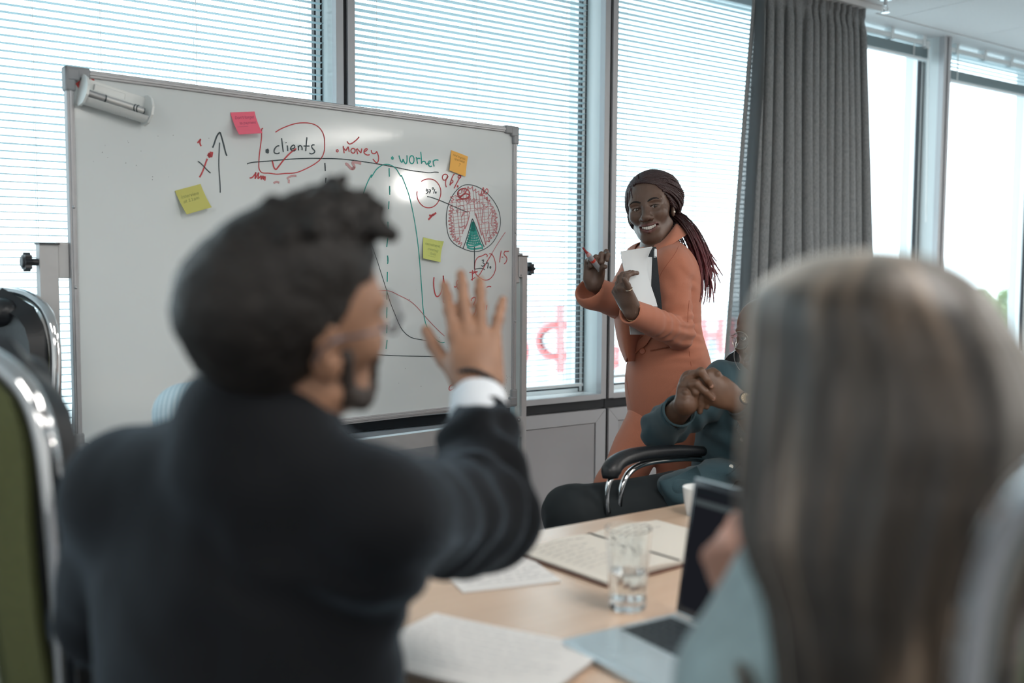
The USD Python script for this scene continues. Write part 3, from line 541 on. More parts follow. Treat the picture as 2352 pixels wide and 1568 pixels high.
ink('p', 5, .0022, [(340, 492), (440, 495), (530, 500), (620, 540), (720, 590), (800, 650), (890, 750), (1000, 870), (1110, 975)], [(347, 495), (347, 558)], [(353, 628), (352, 705)], [(404, 772), (401, 860)], [(407, 930), (404, 1012)], [(408, 1068), (407, 1122)])
ink('b', 5, .0024, [(100, 1167), (190, 1170), (420, 1174), (600, 1183), (960, 1191), (1100, 1195)])
ink('r', 5, .0036, [(105, 1395), (125, 1400), (105, 1500)], [(105, 1500), (150, 1420), (175, 1395), (190, 1430), (185, 1480), (210, 1505)], [(270, 1302), (245, 1400), (215, 1480), (200, 1505)], [(230, 1440), (270, 1420), (300, 1455), (290, 1490), (250, 1495), (215, 1460)], [(1205, 1498), (1160, 1520), (1160, 1545), (1200, 1535), (1215, 1510)])
rng = np.random.default_rng(3)
sp = [xf(trimesh.creation.icosphere(0, rng.uniform(.0006, .0012)), None, bw(*bpx(x, y), .0)) for x, y in np.vstack([rng.uniform((480, 600), (1140, 900), (30, 2)), rng.normal((1158, 895), (10, 14), (34, 2)), rng.uniform((200, 300), (480, 420), (16, 2))])]
obj('ink_specks', cat(sp), INK['b'], wb)
# red strip sticker with lettering
s0, t0 = bpx(178, 199); s1, t1 = bpx(212, 177); e = np.array([s1 - s0, t1 - t0]); Ls = np.linalg.norm(e); an = math.atan2(e[1], e[0]); Rs = BR @ rotz(an)
obj('sticker', xf(box((0, -.009, .0), (Ls, .009, .0012)), Rs, bw(s0, t0)), mat('sticker_red', (.52, .035, .03), .4), wb, label='small red strip sticker')
for tx_, off, colr in (('Board', .004, (.10, .03, .03)), ('SYS', .0345, (.8, .8, .8))):
    tm = meshkit.text_mesh(tx_, .0088, .0005, True); tm.vertices = tm.vertices * [.82, 1, 1] + [off, -.0044, .0012]
    obj('lettering', xf(tm, Rs, bw(s0, t0)), mat('lettering_' + tx_, colr, .5), wb)
# ---- sticky notes
def note(label, tl, tr, lift, size, col, text, curl=0):
    a = np.array(bpx(*tl)); b = np.array(bpx(*tr)); d = (b - a); d /= np.linalg.norm(d); dn = np.array([d[1], -d[0]]); n, m = 12, 12
    u = np.linspace(0, 1, n); v = np.linspace(0, 1, m); g = np.zeros((n, m, 3))
    for j, vv in enumerate(v):
        nz = .0018 + lift * vv ** 1.35; dz = max(vv * size - .35 * nz * vv, 0)
        for i, uu in enumerate(u):
            q = a + d * uu * size + dn * dz; g[i, j] = (q[0], q[1], nz + curl * max(0, uu - .7) ** 2 * (1 - vv) ** 2 * 8 + .0015 * math.sin(uu * 3 + vv * 2))
    gw = g @ BR.T + BA
    t = thing('sticky_note', label, 'sticky note', gw[n // 2, 0])
    key = label.split()[0].replace('-', '_'); M_ = mat('note_' + key, col, .8)
    obj('sheet', sheet(gw, .0004), M_, t, 40)
    # handwriting follows the sheet
    G = CubicSpline(u, gw, axis=0); segs = []
    for ln, (tx_, y0, x0, h) in enumerate(text):
        tm = meshkit.text_mesh(tx_, h, .0002); tm.vertices[:, 0] += tm.vertices[:, 1] * .25
        k = min(1, (.92 - x0) * size / max(tm.vertices[:, 0].max(), 1e-6)); tm.vertices[:, 0] *= k
        uu = np.clip(x0 + tm.vertices[:, 0] / size, 0, 1); vv = np.clip(y0 - tm.vertices[:, 1] / size, 0, 1)
        fi, fj = uu * (n - 1), vv * (m - 1); i0 = np.clip(fi.astype(int), 0, n - 2); j0 = np.clip(fj.astype(int), 0, m - 2); a_, b_ = (fi - i0)[:, None], (fj - j0)[:, None]
        base = gw[i0, j0] * (1 - a_) * (1 - b_) + gw[i0 + 1, j0] * a_ * (1 - b_) + gw[i0, j0 + 1] * (1 - a_) * b_ + gw[i0 + 1, j0 + 1] * a_ * b_
        tm.vertices = base + BN * (.0005 + tm.vertices[:, 2:3]); segs.append(tm)
    obj('handwriting', cat(segs), mat('pencil_' + key, tuple(np.array(col) * [.55, .62, .75]), .8), t)
note('pink sticky note peeling outward above the arrow', (528.4, 258.5), (586, 256), .030, .074, (.86, .16, .24), [("Don't forget", .27, .10, .0085), ('to payment', .50, .22, .0085), ('_________', .60, .08, .006)])
note('yellow-green sticky note tilted beside the dark-haired head', (401, 438), (461, 422), .026, .076, (.55, .54, .16), [('interview', .34, .10, .009), ('at 11am', .52, .10, .009)])
note('orange sticky note near the top right board corner', (1036, 345), (1077.5, 361), .007, .072, (.92, .50, .12), [('ned logistic', .22, .10, .0075), ('specialist', .38, .20, .0075), ('?', .62, .48, .012)])
note('lime green sticky note below the ninety-seven percent circle', (971.5, 545), (1014.5, 555), .013, .074, (.60, .66, .20), [('recruiment', .30, .10, .0085), ('meeting', .52, .24, .0085), ('3pm', .72, .36, .0085), ('_______', .80, .25, .007)], curl=.02)
# ---- marker holder
hs, ht = bpx(256, 238); Rh = BR @ rotz(-.20); HC = bw(hs, ht)
h = lambda m: xf(m, Rh, HC)
mh = thing('marker_holder', 'white plastic marker holder stuck in the upper left board corner', 'marker holder', HC)
HL = .082
obj('back_plate', h(rbox((-HL, -.012, .0012), (HL, .042, .004), .0013)), WHITEPL, mh)
a = np.linspace(math.pi * 1.02, math.pi * 1.80, 14); ro, ri = .034, .0318
prof = [(ro * math.cos(x), ro * math.sin(x)) for x in a] + [(ri * math.cos(x), ri * math.sin(x)) for x in a[::-1]]
Pg = __import__('shapely').Polygon([(n_ + .032, t_ + .004) for n_, t_ in prof]); tr = extrude(Pg, 2 * HL - .01); tr.apply_translation((0, 0, -HL + .005))
obj('trough', h(xf(tr, np.stack([[0, 0, 1.0], [0, 1, 0], [1, 0, 0]], 0).T[:, [0, 1, 2]])), WHITEPL, mh, 30)
def endcap(x):
    pp = __import__('shapely').Polygon([(0, -.026), (.02, -.033), (.045, -.028), (.060, -.010), (.058, .010), (.040, .032), (.015, .043), (0, .044)]).buffer(.003)
    m = extrude(pp, .006); m.vertices[:, 0] += .0045; return h(xf(m, np.stack([[0, 0, 1.0], [0, 1, 0], [1, 0, 0]], 1), (x, 0, 0)))
obj('end_cap', endcap(-HL - .003), WHITEPL, mh, 30); obj('end_cap', endcap(HL - .003), WHITEPL, mh, 30)
obj('ledge', h(cat([rbox((-HL + .01, .010, .0), (HL - .03, .016, .018), .002), rbox((-HL + .03, .016, .0), (HL - .055, .034, .012), .003)])), WHITEPL, mh)
SILV = mat('marker_silver', (.62, .63, .63), .3, .5); DK = mat('marker_dark', (.03, .05, .055), .4)
for k, (n_, t_, sh, lab) in enumerate(((.036, -.001, 0, 'silver board marker, upper of the two lying in the white holder'), (.0305, -.0195, -.006, 'silver board marker, lower of the two lying in the white holder'))):
    t = thing('board_marker', lab, 'marker', h(trimesh.Trimesh([[0, t_, n_]], process=False)).vertices[0])
    ax = lambda x: h(trimesh.Trimesh([[x, t_, n_]], process=False)).vertices[0]
    obj('cap', cat([cyl(ax(-HL + .006 + sh), ax(-HL + .050 + sh), .0095), ]), mat('marker_cap', (.42, .43, .44), .3, .5), t, 30)
    obj('barrel', cyl(ax(-HL + .053 + sh), ax(HL - .014 + sh), .0092), SILV, t, 30); obj('collar', cyl(ax(-HL + .050 + sh), ax(-HL + .054 + sh), .0097), DK, t, 30)
    for q in (.034, .041):
        tb = tube([h(trimesh.Trimesh([[HL - q + sh - .010 * (1 - math.cos(b)) * (1 if k else -1) * .8, t_ + .0094 * math.sin(b), n_ + .0094 * math.cos(b)]], process=False)).vertices[0] for b in np.linspace(-1.5, 1.5, 12)], .0016, 6); obj('stripe', tb, DK, t)
    obj('end_plug', cyl(ax(HL - .014 + sh), ax(HL - .011 + sh), .008), DK, t, 30)
# ---------------------------------------------------------------- smooth implicit modelling for figures
def _b(c, r): return np.asarray(c, float), float(r)
def Cap(a, b, ra, rb=None):
    a, b = np.asarray(a, float), np.asarray(b, float); rb = ra if rb is None else rb; ab = b - a; L2 = max(ab @ ab, 1e-12)
    def f(p):
        t = np.clip((p - a) @ ab / L2, 0, 1); return np.linalg.norm(p - a - t[:, None] * ab, axis=1) - (ra + t * (rb - ra))
    return f, *_b((a + b) / 2, math.sqrt(L2) / 2 + max(ra, rb))
def Ell(c, r, R=None):
    c, r = np.asarray(c, float), np.asarray(r, float)
    def f(p):
        q = p - c
        if R is not None: q = q @ R
        k0 = np.linalg.norm(q / r, axis=1); k1 = np.linalg.norm(q / (r * r), axis=1); return k0 * (k0 - 1) / np.maximum(k1, 1e-9)
    return f, *_b(c, r.max())
def FCap(a, b, ra, rb, ax, sq):
    """capsule squashed along axis ax by factor sq (<1 = thinner)"""
    a, b, ax = np.asarray(a, float), np.asarray(b, float), np.asarray(ax, float) / np.linalg.norm(ax)
    st = lambda p: p + ((p - a) @ ax)[..., None] * ax * (1 / sq - 1)
    g = Cap(a, st(b[None])[0], ra, rb)[0]
    return (lambda p: g(st(p)) * (.5 + .5 * sq)), *_b((a + b) / 2, np.linalg.norm(b - a) / 2 + max(ra, rb))
def Box3(c, h, R=None, rad=.005):
    c, h = np.asarray(c, float), np.asarray(h, float) - rad
    def f(p):
        q = p - c
        if R is not None: q = q @ R
        q = np.abs(q) - h; return np.linalg.norm(np.maximum(q, 0), axis=1) + np.minimum(q.max(1), 0) - rad
    return f, *_b(c, np.linalg.norm(h) + rad)
def Half(pt, n):
    pt, n = np.asarray(pt, float), np.asarray(n, float) / np.linalg.norm(n)
    return (lambda p: (p - pt) @ n), pt, 1e3
class Solid:
    def __init__(s): s.ops = []
    def add(s, g, k=.01): s.ops.append(('+', g, k)); return s
    def sub(s, g, k=.005): s.ops.append(('-', g, k)); return s
    def cut(s, g, k=.004): s.ops.append(('&', g, k)); return s       # keep only inside g
    def disp(s, fn): s.ops.append(('d', fn, 0)); return s
    def chain(s, pts, rs, k=.01):
        for i in range(len(pts) - 1): s.add(Cap(pts[i], pts[i + 1], rs[i], rs[i + 1]), k)
        return s
    def ev(s, p, cen=None, rad=None):
        """p (nb,m,3) in blocks; blocks far from a primitive skip it"""
        nb, m, _ = p.shape; d = np.full((nb, m), .6)
        for op, g, k in s.ops:
            if op == 'd': d += g(p.reshape(-1, 3)).reshape(nb, m); continue
            f, c, r = g
            sel = np.arange(nb) if cen is None or r > 100 else np.nonzero(np.linalg.norm(cen - c, axis=1) < r + rad + k + .02)[0]
            if not len(sel): continue
            q = f(p[sel].reshape(-1, 3)).reshape(len(sel), m); o = d[sel]
            if op == '+': h = np.maximum(k - np.abs(o - q), 0) / k; d[sel] = np.minimum(o, q) - h * h * k * .25
            elif op == '-': h = np.maximum(k - np.abs(-o - q), 0) / k; d[sel] = np.maximum(o, -q) + h * h * k * .25
            else: h = np.maximum(k - np.abs(o - q), 0) / k; d[sel] = np.maximum(o, q) + h * h * k * .25
        return d
    def mesh(s, h, B=8, pad=.03, box=None):
        ad = [g for o, g, k in s.ops if o == '+']; lo = np.min([g[1] - g[2] for g in ad], 0) - pad; hi = np.max([g[1] + g[2] for g in ad], 0) + pad
        if box is not None: lo, hi = np.maximum(lo, box[0]), np.minimum(hi, box[1])
        lo = np.floor(lo / h) * h
        n = np.ceil((hi - lo) / (h * B)).astype(int); bi = np.stack(np.meshgrid(*[np.arange(k) for k in n], indexing='ij'), -1).reshape(-1, 3); bs = h * B
        cen = lo + (bi + .5) * bs; hd = bs * .9
        # coarse pass in chunks of spatially close centres
        order = np.lexsort(((bi // 4) @ np.array([1, 1000, 1000000])[:, None]).T); dc = np.empty(len(bi))
        for a in range(0, len(bi), 20000):
            sl = order[a:a + 20000]; dc[sl] = s.ev(cen[sl][:, None], cen[sl], 0.0)[:, 0] if False else s.ev(cen[sl][:, None])[:, 0]
        act = bi[np.abs(dc) < hd * 1.5 + .006]; ca = lo + (act + .5) * bs
        off = np.stack(np.meshgrid(*[np.arange(B + 1)] * 3, indexing='ij'), -1).reshape(-1, 3); V, K, Qs = [], [], []
        dims = n * B + 2; key = lambda ijk: (ijk[..., 0] * dims[1] + ijk[..., 1]) * dims[2] + ijk[..., 2]
        edges = []
        for a in range(0, len(act), 1500):
            ab, cb = act[a:a + 1500], ca[a:a + 1500]; g0 = ab[:, None] * B + off[None]
            D = s.ev(lo + g0 * h, cb, hd).reshape(-1, B + 1, B + 1, B + 1)
            ins = D < 0; cs = np.zeros((len(ab), B, B, B), int)
            for x in (0, 1):
                for y in (0, 1):
                    for z in (0, 1): cs += ins[:, x:B + x, y:B + y, z:B + z]
            w = np.argwhere((cs > 0) & (cs < 8))
            if not len(w): continue
            acc = np.zeros((len(w), 3)); cnt = np.zeros(len(w))
            for ax in range(3):
                o1, o2 = [q for q in range(3) if q != ax]
                for u in (0, 1):
                    for v in (0, 1):
                        p0 = w[:, 1:].copy(); p0[:, o1] += u; p0[:, o2] += v; p1 = p0.copy(); p1[:, ax] += 1
                        d0, d1 = D[w[:, 0], p0[:, 0], p0[:, 1], p0[:, 2]], D[w[:, 0], p1[:, 0], p1[:, 1], p1[:, 2]]; m = (d0 < 0) != (d1 < 0)
                        t = np.where(m, d0 / np.where(m, d0 - d1, 1), 0); pt = p0 + 0.0; pt[:, ax] += t; acc += pt * m[:, None]; cnt += m
                d0 = D[w[:, 0], w[:, 1], w[:, 2], w[:, 3]]; e1 = w[:, 1:].copy(); e1[:, ax] += 1; d1 = D[w[:, 0], e1[:, 0], e1[:, 1], e1[:, 2]]; m = (d0 < 0) != (d1 < 0)
                if m.any(): edges.append((ax, ab[w[m, 0]] * B + w[m, 1:], d0[m] < 0))
            V.append(lo + (ab[w[:, 0]] * B + acc / cnt[:, None]) * h); K.append(key(ab[w[:, 0]] * B + w[:, 1:]))
        V, K = np.vstack(V), np.concatenate(K); so = np.argsort(K); V, K = V[so], K[so]; F = []
        for ax, c, inside in edges:
            o1, o2 = [(1, 2), (2, 0), (0, 1)][ax]; e1 = np.zeros(3, int); e1[o1] = 1; e2 = np.zeros(3, int); e2[o2] = 1
            q = np.stack([key(c), key(c - e1), key(c - e1 - e2), key(c - e2)], 1); ix = np.minimum(np.searchsorted(K, q), len(K) - 1); ok = (K[ix] == q).all(1)
            ix, i2 = ix[ok], inside[ok]; ix[~i2] = ix[~i2][:, ::-1]; F += [ix[:, [0, 1, 2]], ix[:, [0, 2, 3]]]
        return trimesh.Trimesh(V, np.vstack(F), process=False)
def relax(m, it=2, lam=.5):
    """light Laplacian smoothing"""
    e = np.vstack([m.faces[:, [0, 1]], m.faces[:, [1, 2]], m.faces[:, [2, 0]]]); n = len(m.vertices); v = np.array(m.vertices)
    import scipy.sparse as sp
    A = sp.coo_matrix((np.ones(len(e)), (e[:, 0], e[:, 1])), (n, n)).tocsr(); A = ((A + A.T) > 0).astype(float); dg = np.maximum(np.asarray(A.sum(1)).ravel(), 1)
    for _ in range(it):
        for l in (lam, -lam * 1.04): v = v + l * ((A @ v) / dg[:, None] - v)
    return trimesh.Trimesh(v, m.faces, process=False)
def primvar(prim, name, vals):
    UsdGeom.PrimvarsAPI(UsdGeom.Mesh(prim)).CreatePrimvar(name, Sdf.ValueTypeNames.FloatArray, 'vertex').Set(Vt.FloatArray.FromNumpy(np.asarray(vals, np.float32)))
class Fr:
    """local frame: columns of R are local x,y,z in the world"""
    def __init__(s, R, t): s.R, s.t = np.asarray(R, float), np.asarray(t, float)
    def __call__(s, *p): p = np.array(p if len(p) == 3 else p[0], float); return p @ s.R.T + s.t
    def inv(s, p): return (np.asarray(p) - s.t) @ s.R
    def sub(s, R, t): return Fr(s.R @ R, s(t))
def ell(F, c, r, R=None): return Ell(F(c), r, F.R if R is None else F.R @ R)
def cap(F, a, b, ra, rb=None): return Cap(F(a), F(b), ra, rb)
# ---- hand: wrist at the frame origin, fingers along +y, back of the hand +z, thumb on the -x side times s
FING = [((-.027, .088, .002), (.044, .026, .021), .0093), ((-.007, .093, .004), (.048, .030, .022), .0095), ((.013, .089, .003), (.045, .028, .022), .0090), ((.031, .080, -.001), (.035, .021, .019), .0080)]
def hand(S, F, s=1, sc=1.0, curl=((8, 10, 6),) * 4, spread=(-7, -2, 3, 10), thumb=(35, 20, 15, 10), k=.006, palm_only=False):
    """adds the hand to S; curl = (mcp, pip, dip) degrees per finger; returns the joints (index..little, thumb)"""
    X = lambda x, y, z: F(x * s * sc, y * sc, z * sc); out = []
    S.add(FCap(X(-.002, .0, 0), X(-.002, .035, 0), .029 * sc, .033 * sc, F.R[:, 2], .62), .012)
    for i, (b, L, r) in enumerate(FING):
        S.add(FCap(X(b[0] * .55, .015, -.002), X(*b), .0155 * sc, .0118 * sc, F.R[:, 2], .85), .012)
    S.add(FCap(X(-.022, .02, -.010), X(-.026, .05, -.008), .017 * sc, .014 * sc, F.R[:, 2], .9), .012); S.add(FCap(X(.026, .015, -.008), X(.027, .06, -.006), .014 * sc, .012 * sc, F.R[:, 2], .9), .012)
    for i, (b, L, r) in enumerate(FING):
        a = math.radians(spread[i]) * s; p = X(*b); js = [p]; tilt = 0; rad = [r * 1.06, r * 1.0, r * .92, r * .80]
        for j in range(3):
            tilt += math.radians(curl[i][j]); d = F.R @ np.array([math.sin(a) * math.cos(tilt), math.cos(a) * math.cos(tilt), -math.sin(tilt)])
            p = p + d * L[j] * sc; js.append(p)
        for j in range(3): S.add(Cap(js[j], js[j + 1], rad[j] * sc, rad[j + 1] * sc), k if j == 0 else .003)
        for j in (1, 2): S.add((lambda c: Ell(c, np.array([1, 1, 1]) * rad[j] * 1.05 * sc))(js[j]), .004)
        out.append(js)
    a, b, c, e = [math.radians(v) for v in thumb]; p = X(-.021, .022, -.006); js = [p]; dirs = [(a, b), (a * .75, b + c * .6), (a * .55, b + c + e * .6)]
    for (az, el), L in zip(dirs, (.044, .033, .026)):
        d = F.R @ np.array([-s * math.sin(az) * math.cos(el), math.cos(az) * math.cos(el), -math.sin(el)]); p = p + d * L * sc; js.append(p)
    for j, (r0, r1) in enumerate(((.0155, .0112), (.0112, .0105), (.0105, .0085))): S.add(Cap(js[j], js[j + 1], r0 * sc, r1 * sc), .009 if j == 0 else .003)
    out.append(js); return out
# ---- head: origin between the ears at eye level; x to the person's right, y forward, z up
def head(S, F, k=1.0, smile=0.0, jaw=1.0, nose=1.0, female=False, ears=True, neck=None):
    E = lambda c, r, R=None: ell(F, np.array(c) * k, np.array(r) * k, R); Q = lambda a, b, ra, rb=None: cap(F, np.array(a) * k, np.array(b) * k, ra * k, None if rb is None else rb * k)
    S.add(E((0, -.018, .034), (.073, .093, .080)), .02).add(E((0, .022, .030), (.066, .070, .068)), .03)
    S.add(E((0, .030, -.028), (.058 * (jaw * .5 + .5), .060, .074)), .03)
    S.add(E((0, .048, -.082), (.036 * jaw, .032, .028)), .03).add(E((0, .066, -.101), (.019 * jaw, .018, .015)), .022)
    for s in (-1, 1):
        S.add(Q((s * .056 * jaw, .0, -.060), (s * .024, .058, -.098), .018, .014), .026)                       # jaw line
        S.add(E((s * .043, .058 + .004 * smile, -.026 + .004 * smile), (.022, .022, .018 + .004 * smile)), .022)   # cheek
        S.add(E((s * .030, .076, .021), (.026, .010, .008)), .018)                                            # brow
        S.sub(E((s * .0315, .094, .001), (.0185, .014, .0125)), .014)
        S.add(E((s * .0315, .0735, .000), (.0172, .0135, .0128)), .006)                                      # lids over the ball
        S.add(Q((s * .017, .0855, .0078), (s * .046, .0740, .0050), .0024, .0022), .005)
        S.sub(E((s * .0318, .0905, -.0002), (.0150, .0095, .0060 - .0010 * smile)), .0018)                    # eye opening
        if ears:
            Re = rotz(s * -.35)
            S.add(E((s * .074, -.012, -.004), (.0065, .018, .031), Re), .006).add(E((s * .073, -.004, -.028), (.006, .009, .012), Re), .006); S.sub(E((s * .082, -.004, .002), (.006, .009, .016), Re), .006)
            S.add(Q((s * .079, -.026, .012), (s * .076, -.010, .026), .0035), .004)
    S.add(Q((0, .0845, .010), (0, .101 + .004 * nose, -.030), .0072, .0112 * nose), .012)
    S.add(E((0, .106 + .004 * nose, -.034), (.0125 * nose, .011, .0100)), .008)
    for s in (-1, 1): S.add(E((s * .0135 * nose, .096, -.037), (.0092 * nose, .010, .0085)), .007); S.sub(E((s * .0075 * nose, .106, -.0445), (.0040, .0055, .0028)), .003)
    # mouth
    w = .023 + .008 * smile; my = -.066 - .002 * smile
    S.add(E((0, .080, my), (w * 1.1, .016, .020)), .014)
    if smile:
        up = .0085 * smile
        for s in (-1, 1): S.add(Q((0, .0945, my + .0100), (s * w, .0765, my + up + .003), .0044, .0030), .004).add(Q((0, .0930, my - .0120), (s * w, .0765, my + up - .001), .0056, .0030), .004)
        for x in np.linspace(-1, 1, 9): S.sub(E((x * w * .86, .0955 - .016 * x * x, my - .001 + up * x * x * .9), (.0062, .012, .0068 * (1 - .55 * x * x))), .0022)
        for s in (-1, 1): S.sub(Q((s * .024, .094, -.036), (s * (w + .0105), .080, my + .004), .0016), .011)
    else:
        S.add(Q((-w * .8, .090, my + .004), (w * .8, .090, my + .004), .0048), .006).add(Q((-w * .7, .0905, my - .006), (w * .7, .0905, my - .006), .0056), .006); S.sub(Q((-w, .0975, my - .0005), (w, .0975, my - .0005), .0016), .003)
    return w, my
SKINP = dict(subsurface_weight=.0)
def skin(name, col, lip, rough=.45, spec=.5):
    """lips and similar true colour differences come from the mesh's own 'lip' value"""
    c = np.array(col)
    return usdkit.material(stage, '/World/Looks/' + name, {'tc': ('texture_coordinate', {}), 'n': ('noise_texture', dict(scale=26, detail=5)), 'r': ('rgb_ramp', dict(ramp=[(.3, tuple(c * .86)), (.72, tuple(np.minimum(c * 1.12, 1)))])), 'a': ('attribute', dict(attribute='lip')),
        'm': ('mix_color', dict(b=lip)), 'nb': ('noise_texture', dict(scale=600, detail=2)), 'b': ('bump', dict(distance=.0006, strength=.6)), 'p': ('principled_bsdf', dict(roughness=rough, specular_ior_level=spec))},
        [('tc.object', 'n.vector'), ('n.fac', 'r.fac'), ('r.color', 'm.a'), ('a.fac', 'm.fac'), ('m.result', 'p.base_color'), ('tc.object', 'nb.vector'), ('nb.fac', 'b.height'), ('b.normal', 'p.normal')], surface='p.BSDF')
def eyes(F, k, look, parent, iris=(.03, .018, .012), white=(.80, .79, .77)):
    """two eyeballs with iris and pupil; look is a world point"""
    W_ = mat('eye_white', white, .15)
    for s in (-1, 1):
        c = F(np.array([s * .0315, .0735, 0]) * k); r = .0122 * k; d = np.asarray(look) - c; d /= np.linalg.norm(d)
        e = obj('eye', xf(trimesh.creation.icosphere(3, r), None, c), W_, parent, True)
        R = frame_from(z=d, x=(0, 0, 1.0)) ; a = math.asin(.0062 / .0122)
        pr = [(r * 1.015 * math.sin(q), r * 1.015 * math.cos(q)) for q in np.linspace(0, a, 6)]; pr[0] = (0, r * 1.015)
        obj('iris', xf(trimesh.creation.revolve(np.array(pr + [(0, r * .8)]), sections=24), R, c), mat('iris_%d' % int(iris[0] * 1e3), iris, .08), e, True)
def inside(F, verts): return F.inv(verts)
# ---------------------------------------------------------------- people
HF = _f0                                     # horizontal viewing direction, used to aim bodies
def aim(yaw_deg, pitch=0, roll=0):
    """frame whose forward is turned yaw degrees to the right of the viewing direction, then pitched up and rolled"""
    a = math.radians(yaw_deg); f = HF * math.cos(a) + _r0 * math.sin(a); R = np.stack([np.cross(f, UP), f, UP], 1)
    return R @ rotx(math.radians(pitch)) @ roty(math.radians(roll))
def fold(scale, amp, stretch=(1, 1, 1), seed=0):
    st = np.array(stretch)
    return lambda p: amp * (meshkit.fbm(p * scale * st + 31.7, 3, seed) - .5) * 2
def creases(c, axis, freq, amp, R0, seed=0):
    """soft ring creases around a joint: waves along axis that fade with distance from c"""
    c = np.asarray(c, float); axis = np.asarray(axis, float) / np.linalg.norm(axis)
    def f(p):
        d = p - c; s = d @ axis; r = np.linalg.norm(d, axis=1); w = np.exp(-(r / R0) ** 2)
        return amp * w * np.sin(freq * s + 5 * meshkit.noise(p * 14 + seed))
    return f
def lips_value(F, k, v, w, my, smile, ins=.0):
    q = F.inv(v) / k; up = .0085 * smile; x = np.clip(np.abs(q[:, 0]) / w, 0, 1.2); yc = my + up * x ** 2
    top = yc + (.0150 if smile else .0085) * np.sqrt(np.clip(1 - (x / 1.12) ** 2, 0, 1)); bot = yc - (.0175 if smile else .0105) * np.sqrt(np.clip(1 - (x / 1.1) ** 2, 0, 1))
    m = np.minimum(top - q[:, 2], q[:, 2] - bot); on = np.clip(m / .003 + .3, 0, 1) * (np.abs(q[:, 0]) < w * 1.1) * (q[:, 1] > .055) * (q[:, 1] < .115)
    return on
def sleeve_end(K, c, d, r, R=.075):
    """cuts a sleeve square at c (d points to the hand) and hollows its mouth"""
    d = np.asarray(d, float) / np.linalg.norm(d); K.sub(Box3(c + d * .07, (R, R, .07), frame_from(z=d, x=np.array([.3, .8, .2])), .003), .003); K.sub(Cap(c - d * .025, c + d * .04, r * .94, r), .003)
def braid(path, r, turns, ph=0.0, sides=6, taper=None):
    """two-strand twist along a path"""
    n = len(path); t = np.gradient(path, axis=0); t /= np.linalg.norm(t, axis=1, keepdims=True); a = np.array([.3, .5, .8]); u = np.cross(t, a); u /= np.linalg.norm(u, axis=1, keepdims=True); v = np.cross(t, u)
    an = np.linspace(0, turns * 2 * np.pi, n) + ph; rr = r * (np.ones(n) if taper is None else taper); out = []
    for s in (0, np.pi):
        c = path + (u * np.cos(an + s)[:, None] + v * np.sin(an + s)[:, None]) * (rr * .52)[:, None]; out.append(tube(c, rr * .62, sides))
    return out
